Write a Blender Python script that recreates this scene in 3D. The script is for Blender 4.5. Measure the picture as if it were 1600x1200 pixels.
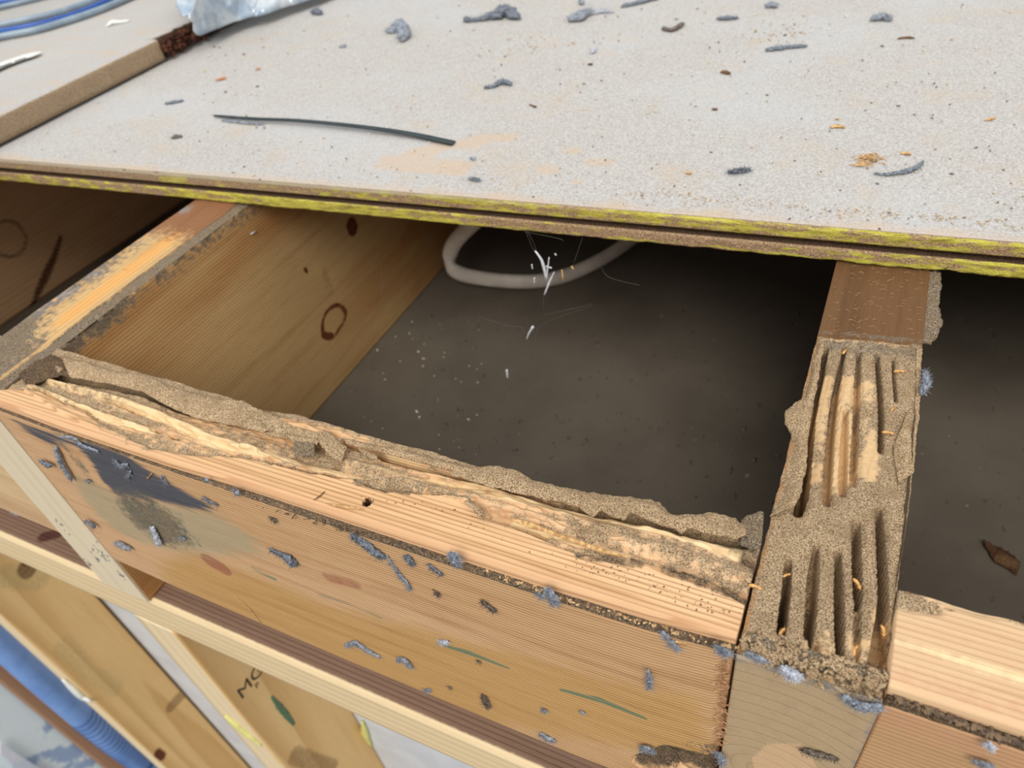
import bpy, bmesh, math, random
import numpy as np
from mathutils import Vector, Matrix, Euler

for o in list(bpy.data.objects):
    bpy.data.objects.remove(o)
scene = bpy.context.scene
COL = scene.collection
random.seed(7)
RS = np.random.RandomState(11)

# ------------------------------------------------------------------ camera
FPX = 1159.49
CAM = np.array([0.01104, -0.13345, 0.23709])
ROT = (0.84195, 0.12256, 0.43548)
cam_data = bpy.data.cameras.new('camera')
cam = bpy.data.objects.new('camera', cam_data)
COL.objects.link(cam)
cam.location = CAM
cam.rotation_euler = ROT
cam_data.sensor_fit = 'HORIZONTAL'
cam_data.sensor_width = 36.0
cam_data.lens = FPX * 36.0 / 1600.0
cam_data.clip_start = 0.005
cam_data.clip_end = 50
cam_data.dof.use_dof = True
cam_data.dof.focus_distance = 0.31
cam_data.dof.aperture_fstop = 13.0
scene.camera = cam
CM = np.array(Euler(ROT, 'XYZ').to_matrix())

# ------------------------------------------------------------------ light
world = bpy.data.worlds.new('world')
scene.world = world
world.use_nodes = True
wn = world.node_tree.nodes
wl = world.node_tree.links
wn.clear()
wo = wn.new('ShaderNodeOutputWorld')
bg = wn.new('ShaderNodeBackground')
tc = wn.new('ShaderNodeTexCoord')
sp = wn.new('ShaderNodeSeparateXYZ')
rp = wn.new('ShaderNodeValToRGB')
rp.color_ramp.elements[0].position = 0.47
rp.color_ramp.elements[0].color = (0.16, 0.155, 0.15, 1)
rp.color_ramp.elements[1].position = 0.88
rp.color_ramp.elements[1].color = (1.06, 1.09, 1.12, 1)
mr = wn.new('ShaderNodeMapRange')
mr.inputs[1].default_value = -1
mr.inputs[2].default_value = 1
wl.new(tc.outputs['Generated'], sp.inputs[0])
wl.new(sp.outputs[2], mr.inputs[0])
wl.new(mr.outputs[0], rp.inputs[0])
wl.new(rp.outputs[0], bg.inputs[0])
bg.inputs[1].default_value = 1.0
wl.new(bg.outputs[0], wo.inputs[0])

sun_data = bpy.data.lights.new('daylight', 'SUN')
sun_data.energy = 2.0
sun_data.angle = math.radians(28)
sun_data.color = (1.0, 0.97, 0.92)
sun = bpy.data.objects.new('daylight', sun_data)
COL.objects.link(sun)
sun.location = (1, -1, 2)
sun.rotation_euler = Vector((0.32, -0.88, 1.0)).to_track_quat('Z', 'Y').to_euler()

scene.view_settings.view_transform = 'Standard'
scene.view_settings.look = 'None'
scene.view_settings.exposure = 0.0
scene.view_settings.gamma = 1.0
scene.view_settings.use_curve_mapping = False

# ------------------------------------------------------------------ measuring
W = 0.045          # timber thickness
H = 0.199          # joist depth
HN = 0.146         # noggin depth
T = 0.0199         # flooring sheet thickness
XL = -0.3995       # right face of the left joist
SL = 0.0553        # small skew of the flooring sheet's edge
YR = 0.2388


def P(px, py, z=None, y=None, x=None):
    """where the sight line of an image point meets a real plane of the place"""
    d = CM @ np.array([(px - 800) / FPX, -(py - 600) / FPX, -1.0])
    ax, v = (2, z) if z is not None else ((1, y) if y is not None else (0, x))
    t = (v - CAM[ax]) / d[ax]
    return CAM + t * d


def PL(pts, **k):
    return np.array([P(a[0], a[1], **k) for a in pts])


# ------------------------------------------------------------------ noise
def _h(ix, iy, iz, s):
    n = (ix * 374761393 + iy * 668265263 + iz * 2147483647 + s * 1274126177) & 0xffffffff
    n = ((n ^ (n >> 13)) * 1274126177) & 0xffffffff
    n = (n ^ (n >> 16)) & 0xffffffff
    return n.astype(np.float64) / 4294967295.0


def vn(p, seed=0):
    p = np.asarray(p, float)
    i = np.floor(p).astype(np.int64)
    f = p - i
    f = f * f * (3 - 2 * f)
    r = 0
    for a in (0, 1):
        for b in (0, 1):
            for c in (0, 1):
                w = (f[..., 0] if a else 1 - f[..., 0]) * (f[..., 1] if b else 1 - f[..., 1]) * (f[..., 2] if c else 1 - f[..., 2])
                r = r + w * _h(i[..., 0] + a, i[..., 1] + b, i[..., 2] + c, seed)
    return r * 2 - 1


def fbm(p, scale, octv=4, seed=0, stretch=(1, 1, 1)):
    q = np.asarray(p) * np.array(stretch) * scale
    r, a, t = 0, 1.0, 0
    for o in range(octv):
        r = r + a * vn(q * 2 ** o + 17.3 * o, seed + o)
        t += a
        a *= 0.55
    return r / t


def ss(a, b, x):
    t = np.clip((x - a) / (b - a), 0, 1)
    return t * t * (3 - 2 * t)


def seg(V, pts, ws=None):
    """distance of vertices V to a polyline, divided by its (varying) half width"""
    pts = np.asarray(pts, float)
    n = len(pts)
    if ws is None:
        ws = [1.0] * n
    if np.isscalar(ws):
        ws = [ws] * n
    ws = np.interp(np.linspace(0, 1, n), np.linspace(0, 1, len(ws)), ws)
    best = np.full(V.shape[:-1], 1e9)
    bt = np.zeros(V.shape[:-1])
    for k in range(n - 1):
        a, b = pts[k], pts[k + 1]
        d = b - a
        L = max(float(d @ d), 1e-12)
        t = np.clip(((V - a) @ d) / L, 0, 1)
        dist = np.linalg.norm(V - a - t[..., None] * d, axis=-1)
        w = ws[k] * (1 - t) + ws[k + 1] * t
        r = dist / w
        m = r < best
        best = np.where(m, r, best)
        bt = np.where(m, (k + t) / (n - 1), bt)
    return best, bt


def inpoly(px, py, poly):
    c = np.zeros(px.shape, bool)
    n = len(poly)
    for i in range(n):
        x1, y1 = poly[i]
        x2, y2 = poly[(i + 1) % n]
        m = ((y1 > py) != (y2 > py)) & (px < (x2 - x1) * (py - y1) / (y2 - y1 + 1e-12) + x1)
        c ^= m
    return c


# ------------------------------------------------------------------ materials
def lin(c):
    return tuple(((v / 255) / 12.92 if v / 255 <= 0.04045 else ((v / 255 + 0.055) / 1.055) ** 2.4) for v in c) + (1,)


class NT:
    def __init__(s, name):
        s.m = bpy.data.materials.new(name)
        s.m.use_nodes = True
        s.t = s.m.node_tree
        s.t.nodes.clear()
        s.out = s.n('ShaderNodeOutputMaterial')
        s.b = s.n('ShaderNodeBsdfPrincipled')
        s.l(s.b.outputs[0], s.out.inputs[0])
        s.b.inputs['Roughness'].default_value = 0.8
        s.co = s.n('ShaderNodeTexCoord').outputs['Object']

    def n(s, t, **k):
        x = s.t.nodes.new(t)
        for a, b in k.items():
            setattr(x, a, b)
        return x

    def l(s, a, b):
        s.t.links.new(a, b)

    def put(s, sock, v):
        if hasattr(v, 'links') or isinstance(v, bpy.types.NodeSocket):
            s.l(v, sock)
        else:
            sock.default_value = v

    def math(s, op, a, b=0.0, c=None, clamp=False):
        x = s.n('ShaderNodeMath', operation=op)
        x.use_clamp = clamp
        s.put(x.inputs[0], a)
        s.put(x.inputs[1], b)
        if c is not None:
            s.put(x.inputs[2], c)
        return x.outputs[0]

    def mix(s, f, a, b, mode='MIX'):
        x = s.n('ShaderNodeMix', data_type='RGBA', blend_type=mode)
        s.put(x.inputs[0], f)
        s.put(x.inputs[6], a)
        s.put(x.inputs[7], b)
        return x.outputs[2]

    def noise(s, scale, stretch=(1, 1, 1), detail=4, rough=0.6, off=(0, 0, 0), vec=None):
        mp = s.n('ShaderNodeMapping')
        s.l(vec if vec is not None else s.co, mp.inputs[0])
        mp.inputs['Scale'].default_value = stretch
        mp.inputs['Location'].default_value = off
        x = s.n('ShaderNodeTexNoise')
        s.l(mp.outputs[0], x.inputs[0])
        x.inputs['Scale'].default_value = scale
        x.inputs['Detail'].default_value = detail
        x.inputs['Roughness'].default_value = rough
        return x.outputs[0]

    def ramp(s, f, stops):
        x = s.n('ShaderNodeValToRGB')
        e = x.color_ramp.elements
        while len(e) < len(stops):
            e.new(0.5)
        for el, (p, c) in zip(e, stops):
            el.position = p
            el.color = c if len(c) == 4 else lin(c)
        s.put(x.inputs[0], f)
        return x.outputs[0]

    def sm(s, f, a, b):
        x = s.n('ShaderNodeMapRange', interpolation_type='SMOOTHSTEP')
        s.put(x.inputs[0], f)
        x.inputs[1].default_value = a
        x.inputs[2].default_value = b
        return x.outputs[0]

    def attr(s, name):
        return s.n('ShaderNodeAttribute', attribute_name=name).outputs['Fac']

    def bump(s, h, dist, prev=None, strength=1.0):
        x = s.n('ShaderNodeBump')
        x.inputs['Strength'].default_value = strength
        x.inputs['Distance'].default_value = dist
        s.put(x.inputs['Height'], h)
        if prev is not None:
            s.l(prev, x.inputs['Normal'])
        return x.outputs[0]


def mud_colour(k, c=((130, 102, 74), (214, 180, 138), (244, 222, 186)), sc=1500):
    g = k.noise(sc, detail=4, rough=0.8)
    g2 = k.noise(90, detail=3)
    col = k.ramp(g, [(0.36, tuple(v * 0.66 for v in c[0])), (0.43, c[0]), (0.51, c[1]), (0.62, c[2])])
    col = k.mix(k.sm(g2, 0.35, 0.75), col, k.mix(0.45, col, lin((150, 122, 88))))
    return col, g


def wood(name, light, dark, axis='X', pith=(0, 0), spacing=0.0018, warp=0.003, rings=1.0, ringwidth=(0.35, 0.9),
         layers=(), rough=0.75, tone=None, bumpd=0.00015, fine=1.0, knots=()):
    """timber: growth rings around a pith line, fibre streaks, stains taken from painted masks"""
    k = NT(name)
    st = {'X': (0.05, 1, 1), 'Y': (1, 0.05, 1), 'Z': (1, 1, 0.05)}[axis]
    # perturb
    nz = k.n('ShaderNodeTexNoise')
    mp = k.n('ShaderNodeMapping')
    k.l(k.co, mp.inputs[0])
    mp.inputs['Scale'].default_value = tuple(v * 14 if v < 1 else v * 12 for v in st)
    k.l(mp.outputs[0], nz.inputs[0])
    nz.inputs['Scale'].default_value = 1.0
    nz.inputs['Detail'].default_value = 2
    vm = k.n('ShaderNodeVectorMath', operation='MULTIPLY_ADD')
    k.l(nz.outputs[1], vm.inputs[0])
    vm.inputs[1].default_value = (warp * 2,) * 3
    k.l(k.co, vm.inputs[2])
    sx = k.n('ShaderNodeSeparateXYZ')
    k.l(vm.outputs[0], sx.inputs[0])
    ab = {'X': (1, 2), 'Y': (0, 2), 'Z': (0, 1)}[axis]
    a = k.math('SUBTRACT', sx.outputs[ab[0]], pith[0])
    b = k.math('SUBTRACT', sx.outputs[ab[1]], pith[1])
    r = k.math('SQRT', k.math('ADD', k.math('MULTIPLY', a, a), k.math('MULTIPLY', b, b)))
    fr = k.math('FRACT', k.math('DIVIDE', r, spacing))
    ring = k.math('MULTIPLY', k.sm(fr, ringwidth[0], ringwidth[1]), k.sm(k.math('SUBTRACT', 1.0, fr), 0.0, 0.12))
    fib = k.noise(900, st, detail=3)
    fib2 = k.noise(160, st, detail=4, off=(3, 1, 2))
    big = k.noise(11, tuple(min(1, v * 5) for v in st), detail=3, off=(9, 4, 1))
    f = k.math('MULTIPLY', ring, 0.62 * rings)
    f = k.math('ADD', f, k.math('MULTIPLY', k.sm(fib, 0.35, 0.8), 0.28 * fine))
    f = k.math('ADD', f, k.math('MULTIPLY', k.sm(fib2, 0.45, 0.85), 0.5 * fine), clamp=True)
    col = k.mix(f, lin(light), lin(dark))
    if tone:
        col = k.mix(k.sm(big, 0.42, 0.62), col, k.mix(0.75, col, k.mix(f, lin(tone[0]), lin(tone[1]))))
    hsum = k.math('MULTIPLY', ring, -0.8)
    hsum = k.math('ADD', hsum, k.math('MULTIPLY', fib, 0.6))
    nrm = k.bump(hsum, bumpd)
    edge = k.noise(260, detail=4, off=(5, 5, 5))
    edgel = k.noise(420, st, detail=3, off=(2, 7, 5))
    for L in layers:
        am = k.attr(L['a'])
        e = edgel if L.get('streak') else edge
        am2 = k.sm(k.math('ADD', am, k.math('MULTIPLY', k.math('SUBTRACT', e, 0.5), L.get('n', 0.9) * 1.7)), L.get('lo', 0.22), L.get('hi', 0.78))
        am2 = k.math('MULTIPLY', am2, k.math('GREATER_THAN', am, 0.02))
        am2 = k.math('MULTIPLY', am2, L.get('s', 1.0))
        if L.get('mud'):
            c2, g = mud_colour(k, L.get('c', ((130, 102, 74), (214, 180, 138), (244, 222, 186))), L.get('sc', 1700))
            nrm2 = k.bump(g, L.get('bd', 0.0010))
            mx = k.n('ShaderNodeMix', data_type='VECTOR')
            k.l(am2, mx.inputs[0])
            k.l(nrm, mx.inputs[4])
            k.l(nrm2, mx.inputs[5])
            nrm = mx.outputs[1]
        else:
            c2 = k.mix(k.math('MULTIPLY', f, 0.8), lin(L['c'][0]), lin(L['c'][1]))
        col = k.mix(am2, col, c2)
    k.l(col, k.b.inputs['Base Color'])
    k.l(nrm, k.b.inputs['Normal'])
    k.b.inputs['Roughness'].default_value = rough
    k.b.inputs['Specular IOR Level'].default_value = 0.25
    return k.m


def plain(name, c1, c2=None, scale=200, rough=0.7, bumpd=0, metal=0, stretch=(1, 1, 1), spec=0.3, alpha=None, trans=None, lo=0.35, hi=0.65, detail=4):
    k = NT(name)
    if c2 is None:
        c2 = c1
    g = k.noise(scale, stretch, detail=detail)
    col = k.mix(k.sm(g, lo, hi), lin(c1), lin(c2))
    k.l(col, k.b.inputs['Base Color'])
    if bumpd:
        k.l(k.bump(g, bumpd), k.b.inputs['Normal'])
    k.b.inputs['Roughness'].default_value = rough
    k.b.inputs['Metallic'].default_value = metal
    k.b.inputs['Specular IOR Level'].default_value = spec
    if trans:
        k.b.inputs['Transmission Weight'].default_value = trans
    if alpha is not None:
        k.b.inputs['Alpha'].default_value = alpha
    return k.m


MUD = dict(a='mud', mud=True)
M = {}
M['mud'] = None


def mud_material(name, c, bd=0.0008, sc=1700):
    k = NT(name)
    col, g = mud_colour(k, c, sc)
    g3 = k.noise(400, detail=2, off=(1, 2, 3))
    k.l(col, k.b.inputs['Base Color'])
    k.l(k.bump(g, bd, k.bump(g3, bd)), k.b.inputs['Normal'])
    k.b.inputs['Roughness'].default_value = 0.95
    k.b.inputs['Specular IOR Level'].default_value = 0.1
    return k.m


M['mud'] = mud_material('termite_mud', ((136, 106, 76), (218, 184, 142), (246, 224, 188)))
M['grey_mud'] = mud_material('grey_mud', ((80, 68, 56), (156, 138, 114), (206, 188, 162)))
M['dark_mud'] = mud_material('dark_mud', ((52, 40, 30), (112, 90, 70), (160, 140, 114)))
M['red_mud'] = mud_material('red_mud', ((50, 28, 18), (100, 66, 48), (140, 100, 76)))

M['joist_top'] = wood('infested_joist', (214, 180, 134), (176, 134, 88), 'Y', (0.02, -0.2), 0.0016, 0.001, 0.5,
                      layers=[dict(a='brown', c=((112, 80, 50), (66, 42, 24)), n=0.7),
                              dict(a='mud', mud=True, n=1.0),
                              dict(a='grey', mud=True, c=((84, 74, 62), (134, 122, 106), (176, 166, 150)), s=0.75),
                              dict(a='orange', c=((205, 150, 96), (176, 116, 66)), n=0.8, s=0.8)])
M['end_grain'] = wood('joist_end_grain', (194, 168, 132), (142, 116, 84), 'Y', (-0.004, 0.118), 0.0066, 0.0030, 0.8, ringwidth=(0.78, 0.99),
                      layers=[dict(a='heart', c=((224, 186, 146), (196, 152, 112)), n=0.05, s=0.8), dict(a='mud', mud=True, n=1.2),
                              dict(a='grey', c=((150, 146, 142), (120, 116, 112)), s=0.8)], bumpd=0.0002, fine=0.55)
M['left_joist'] = wood('left_joist_wood', (212, 176, 122), (178, 136, 84), 'Y', (0.3, -0.25), 0.0021, 0.003, 0.8,
                       tone=((190, 132, 74), (150, 94, 44)),
                       layers=[dict(a='orange', c=((226, 172, 104), (196, 134, 68)), n=0.6),
                               dict(a='brown', c=((150, 104, 70), (112, 74, 48)), n=0.7),
                               dict(a='mud', mud=True, n=1.0, c=((88, 74, 58), (156, 136, 112), (205, 188, 160))),
                               dict(a='knot', c=((120, 62, 30), (70, 30, 14)), n=0.35),
                               dict(a='grey', c=((150, 142, 138), (118, 110, 106)), s=0.8)])
M['far_joist'] = wood('far_joist_wood', (236, 194, 148), (204, 158, 112), 'Y', (0.3, -0.25), 0.004, 0.006, 0.5,
                      tone=((222, 176, 130), (190, 142, 98)),
                      layers=[dict(a='knot', c=((110, 70, 46), (84, 52, 34)), n=0.3)])
M['noggin'] = wood('noggin_wood', (232, 192, 148), (168, 118, 78), 'X', (0.25, -0.15), 0.0014, 0.0010, 1.0,
                   tone=((218, 176, 128), (168, 118, 74)),
                   layers=[dict(a='pink', c=((222, 176, 134), (198, 146, 104)), n=0.5, s=0.65),
                           dict(a='pale', c=((238, 212, 164), (200, 164, 112)), n=0.9, s=0.8),
                           dict(a='golden', c=((210, 166, 104), (162, 114, 60)), n=0.7, s=0.85, streak=True),
                           dict(a='knot', c=((176, 116, 88), (140, 84, 62)), n=0.25, s=0.85),
                           dict(a='greyw', c=((186, 172, 140), (150, 134, 104)), n=0.8, s=0.8, streak=True),
                           dict(a='mold', c=((74, 84, 98), (46, 54, 66)), n=0.95, s=0.93, streak=True),
                           dict(a='mold2', mud=True, c=((62, 64, 64), (112, 108, 96), (164, 150, 122)), n=0.9, s=0.9, bd=0.0003),
                           dict(a='green', c=((92, 128, 104), (70, 110, 92)), n=1.0, s=0.8, streak=True),
                           dict(a='mud', mud=True, n=1.0),
                           dict(a='dust', mud=True, c=((64, 52, 42), (124, 102, 80), (178, 156, 128)), n=0.6),
                           dict(a='hole', c=((60, 34, 18), (30, 16, 8)), n=0.2)])  # last layer: shade inside holes, painted as dark colour
M['noggin_right'] = wood('right_noggin_wood', (232, 204, 158), (186, 140, 96), 'X', (0.25, -0.1), 0.0017, 0.0016, 0.6,
                         tone=((214, 176, 138), (186, 142, 104)),
                         layers=[dict(a='pale', c=((240, 216, 168), (222, 190, 138)), n=0.4),
                                 dict(a='golden', c=((206, 166, 122), (178, 132, 88)), n=0.5),
                                 dict(a='pink', c=((212, 158, 122), (188, 134, 98)), n=0.9, s=0.5),
                                 dict(a='mud', mud=True, n=1.0),
                                 dict(a='dust', mud=True, c=((52, 40, 30), (108, 84, 62), (160, 136, 108)), n=0.6)])
M['plate'] = wood('plate_wood', (238, 214, 172), (222, 190, 142), 'X', (0.5, 0.2), 0.003, 0.002, 0.6,
                  layers=[dict(a='brown', c=((142, 112, 92), (98, 74, 58)), n=0.25), dict(a='knot', c=((92, 58, 46), (66, 40, 32)), n=0.4)], bumpd=0.0003)  # brown layer paints the shade on the plate top
M['stud_gold'] = wood('stud_wood', (238, 200, 140), (198, 148, 84), 'Z', (0.12, 0.05), 0.013, 0.022, 0.8, ringwidth=(0.2, 0.9),
                      tone=((230, 192, 132), (192, 148, 90)), layers=[dict(a='knot', c=((120, 66, 36), (76, 38, 20)), n=0.2), dict(a='green', c=((170, 160, 110), (140, 136, 92)), n=0.5, s=0.5),
                      dict(a='pale', c=((242, 220, 182), (228, 200, 152)), n=0.15), dict(a='dark', c=((128, 96, 60), (100, 72, 44)), n=0.5, s=0.6)], fine=0.5)
M['stud_shade'] = wood('shaded_stud_wood', (168, 128, 98), (134, 98, 72), 'Z', (0.1, 0.05), 0.01, 0.01, 0.5, fine=0.5)  # darker version of the stud wood, shade put into its colour


def panel_material(name, shift=0.0):
    k = NT(name)
    g = k.noise(850, detail=3, rough=0.7)
    g2 = k.noise(7, detail=4, off=(shift, 1, 2))
    g3 = k.noise(26, (1, 1, 1), detail=5, off=(shift, 3, 2))
    g4 = k.noise(2400, detail=1)
    col = k.ramp(g, [(0.3, (152, 145, 136)), (0.5, (189, 184, 178)), (0.7, (209, 206, 203))])
    col = k.mix(k.math('MULTIPLY', k.sm(g3, 0.52, 0.75), 0.45), col, lin((196, 176, 150)))
    col = k.mix(k.math('MULTIPLY', k.sm(g2, 0.45, 0.7), 0.35), col, lin((196, 198, 200)))
    tan = k.attr('tan')
    col = k.mix(k.math('MULTIPLY', k.sm(k.math('ADD', tan, k.math('SUBTRACT', g3, 0.5)), 0.3, 0.9), 0.6), col, lin((204, 178, 150)))
    # edge of the chipboard
    ed = k.attr('edge')
    ye = k.attr('yellow')
    fib = k.noise(420, (0.16, 1, 1), detail=5, rough=0.8)
    fg = k.noise(1100, detail=3, rough=0.8)
    ecol = k.ramp(fg, [(0.3, (110, 82, 58)), (0.48, (184, 148, 112)), (0.66, (228, 200, 164))])
    dk = k.attr('grv')
    ecol = k.mix(dk, ecol, k.ramp(fg, [(0.3, (50, 36, 26)), (0.6, (110, 84, 64)), (0.8, (150, 120, 92))]))
    ycol = k.ramp(fib, [(0.32, (124, 102, 64)), (0.45, (206, 192, 84)), (0.60, (242, 232, 104))])
    ym = k.sm(k.math('ADD', ye, k.math('MULTIPLY', k.math('SUBTRACT', k.noise(300, (0.22, 1, 1), detail=5, rough=0.7, off=(4, 4, shift)), 0.5), 2.6)), 0.40, 0.66)
    ym = k.math('MULTIPLY', ym, k.math('GREATER_THAN', ye, 0.02))
    ecol = k.mix(ym, ecol, ycol)
    dust = k.attr('edust')
    ecol = k.mix(k.math('MULTIPLY', k.sm(k.math('ADD', dust, k.math('MULTIPLY', k.math('SUBTRACT', fib, 0.5), 0.8)), 0.3, 0.8), 0.8), ecol, lin((186, 174, 150)))
    col = k.mix(ed, col, ecol)
    k.l(col, k.b.inputs['Base Color'])
    b1 = k.bump(g, 0.00025)
    b2 = k.bump(k.math('MULTIPLY', fg, ed), 0.0014, b1)
    k.l(b2, k.b.inputs['Normal'])
    k.b.inputs['Roughness'].default_value = 0.85
    k.b.inputs['Specular IOR Level'].default_value = 0.2
    return k.m


M['panel'] = panel_material('flooring_sheet')
M['panel2'] = panel_material('flooring_sheet_raised', 3.0)


def lining_material():
    k = NT('lining_board')
    g = k.noise(12, detail=5)
    sp = k.noise(170, (1, 0.6, 1), detail=2)
    col = k.mix(k.sm(g, 0.35, 0.7), lin((104, 95, 82)), lin((92, 83, 71)))
    col = k.mix(k.math('MULTIPLY', k.sm(sp, 0.66, 0.74), 0.55), col, lin((66, 54, 46)))
    col = k.mix(k.math('MULTIPLY', k.sm(k.noise(140, detail=2, off=(7, 7, 7)), 0.72, 0.78), 0.5), col, lin((170, 160, 148)))
    k.l(col, k.b.inputs['Base Color'])
    k.b.inputs['Roughness'].default_value = 0.9
    return k.m


M['lining'] = lining_material()
M['wall_lining'] = plain('wall_lining', (205, 208, 214), (216, 220, 226), 20)
M['floor'] = plain('concrete', (120, 118, 114), (100, 98, 95), 6, rough=0.9)
M['lint'] = plain('lint', (132, 138, 148), (176, 181, 190), 700, rough=1.0, bumpd=0.0008, spec=0.0)
M['lint_dark'] = plain('dark_lint', (98, 104, 114), (146, 152, 162), 700, rough=1.0, bumpd=0.0008, spec=0.0)
M['lint_pale'] = plain('pale_lint', (184, 188, 198), (228, 230, 240), 700, rough=1.0, bumpd=0.0008, spec=0.0)
M['lint_brown'] = plain('brown_lint', (100, 90, 82), (140, 128, 118), 700, rough=1.0, bumpd=0.0008, spec=0.0)
M['twig'] = plain('grey_twig', (96, 102, 110), (150, 158, 166), 900, rough=0.95, bumpd=0.0006)
M['chip'] = plain('wood_chip', (222, 184, 128), (176, 130, 80), 500, rough=0.8, bumpd=0.0003)
M['chip_dark'] = plain('brown_chip', (130, 94, 60), (92, 66, 44), 500, rough=0.8, bumpd=0.0003)
M['chip_pink'] = plain('orange_chip', (206, 146, 112), (190, 130, 100), 500, rough=0.8)
M['fibre'] = plain('wood_fibre', (206, 164, 124), (160, 116, 80), 400, rough=0.8)
M['white_bits'] = plain('pale_crumbs', (240, 234, 220), (214, 194, 160), 300, rough=0.8)
M['dark_bits'] = plain('dark_crumbs', (84, 70, 58), (130, 108, 84), 300, rough=0.9)
M['tan_bits'] = plain('tan_crumbs', (216, 184, 136), (176, 140, 96), 300, rough=0.9)
M['tie'] = plain('dark_plastic', (46, 58, 60), (38, 48, 50), 60, rough=0.4, spec=0.5)
M['cable_white'] = plain('white_sheath', (226, 218, 206), (205, 196, 184), 30, rough=0.45)
M['cable_grey'] = plain('grey_sheath', (150, 166, 178), (130, 146, 160), 40, rough=0.3, spec=0.5)
M['cable_blue'] = plain('blue_sheath', (40, 92, 176), (34, 80, 160), 40, rough=0.35, spec=0.5)
M['conduit'] = plain('hose_plastic', (126, 164, 224), (112, 150, 212), 30, rough=0.3, spec=0.6)
M['hose_rib'] = plain('hose_rib', (58, 88, 138), (50, 80, 130), 30, rough=0.35)
M['dark_frame'] = plain('slate_frame', (66, 88, 116), (54, 74, 100), 20, rough=0.5)
M['foil'] = plain('foil_sheet', (240, 252, 255), (168, 190, 222), 14, rough=0.35, lo=0.52, hi=0.6, detail=5)
M['foil_fold'] = plain('foil_fold', (236, 240, 248), (214, 224, 240), 10, rough=0.4)
M['web'] = plain('cobweb_thread', (130, 122, 112), rough=0.9)
M['web_flake'] = plain('pale_flake', (196, 200, 210), (226, 226, 226), 600, rough=0.9)
M['termite'] = plain('termite_body', (226, 178, 110), (200, 140, 70), 900, rough=0.35, spec=0.5)
M['paper'] = plain('white_paper', (236, 236, 228), (220, 222, 214), 50, rough=0.7)
M['ink'] = plain('black_print', (30, 32, 36), rough=0.7)
M['stamp'] = plain('stamp_ink', (84, 66, 48), rough=0.8)
M['crayon'] = plain('green_crayon', (110, 132, 100), (92, 118, 88), 300, rough=0.8)
M['glue'] = plain('yellow_adhesive', (228, 226, 150), (214, 212, 128), 60, rough=0.5)
M['broken'] = plain('broken_wood', (112, 66, 44), (60, 34, 24), 160, rough=0.95, bumpd=0.003)


def bag_material():
    k = NT('clear_plastic')
    g = k.noise(22, detail=4)
    col = k.mix(k.sm(g, 0.4, 0.62), lin((178, 196, 214)), lin((236, 242, 246)))
    k.l(col, k.b.inputs['Base Color'])
    k.b.inputs['Roughness'].default_value = 0.16
    k.b.inputs['Specular IOR Level'].default_value = 0.8
    k.b.inputs['Metallic'].default_value = 0.25
    tr = k.n('ShaderNodeBsdfTransparent')
    mx = k.n('ShaderNodeMixShader')
    mx.inputs[0].default_value = 0.72
    k.l(tr.outputs[0], mx.inputs[1])
    k.l(k.b.outputs[0], mx.inputs[2])
    k.l(mx.outputs[0], k.out.inputs[0])
    return k.m


M['bag'] = bag_material()

# ------------------------------------------------------------------ building


def link(name, verts, faces, mat, origin=(0, 0, 0), parent=None, attrs=None, smooth=True, mats=None, midx=None):
    me = bpy.data.meshes.new(name)
    v = np.asarray(verts, float) - np.asarray(origin, float)
    me.from_pydata(v.tolist(), [], faces if isinstance(faces, list) else faces.tolist())
    for k, a in (attrs or {}).items():
        at = me.attributes.new(k, 'FLOAT', 'POINT')
        at.data.foreach_set('value', np.asarray(a, np.float32).ravel())
    for m in (mats or [mat]):
        me.materials.append(m)
    if midx is not None:
        me.polygons.foreach_set('material_index', midx)
    if smooth:
        me.polygons.foreach_set('use_smooth', [True] * len(me.polygons))
    me.update()
    o = bpy.data.objects.new(name, me)
    COL.objects.link(o)
    o.location = origin
    if parent is not None:
        o.parent = parent
        o.location = Vector(origin) - parent.location
    return o


def tag(o, label=None, cat=None, group=None, kind=None):
    if label:
        o['label'] = label
    if cat:
        o['category'] = cat
    if group:
        o['group'] = group
    if kind:
        o['kind'] = kind
    return o


def gridfaces(a, b, close=False, off=0, flip=False):
    i = np.arange(a - 1)[:, None]
    j = np.arange(b if close else b - 1)[None, :]
    j2 = (j + 1) % b
    f = np.stack([i * b + j, i * b + j2, (i + 1) * b + j2, (i + 1) * b + j], -1).reshape(-1, 4) + off
    return f[:, ::-1] if flip else f


def section(corners, steps):
    """closed outline with each side split into steps[i] pieces; returns points and side index"""
    pts, side = [], []
    n = len(corners)
    for i in range(n):
        a, b = np.array(corners[i]), np.array(corners[(i + 1) % n])
        for k in range(steps[i]):
            pts.append(a + (b - a) * k / steps[i])
            side.append(i)
    return np.array(pts), np.array(side)


def sweep(axis, S, sec):
    """vertex lattice of a timber: stations S along the axis, outline sec across"""
    n, m = len(S), len(sec)
    V = np.zeros((n, m, 3))
    if axis == 'X':
        V[..., 0] = S[:, None]
        V[..., 1] = sec[None, :, 0]
    else:
        V[..., 1] = S[:, None]
        V[..., 0] = sec[None, :, 0]
    V[..., 2] = sec[None, :, 1]
    return V


def link_sweep(name, V, mat, origin, attrs=None, flip=False, parent=None):
    n, m = V.shape[:2]
    f = gridfaces(n, m, True, flip=flip).tolist()
    c0 = list(range(m))
    c1 = [(n - 1) * m + j for j in range(m)]
    f.append(c0 if flip else c0[::-1])
    f.append(c1[::-1] if flip else c1)
    o = link(name, V.reshape(-1, 3), f, mat, origin, parent, {k: a.reshape(-1) for k, a in (attrs or {}).items()})
    return o


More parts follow.
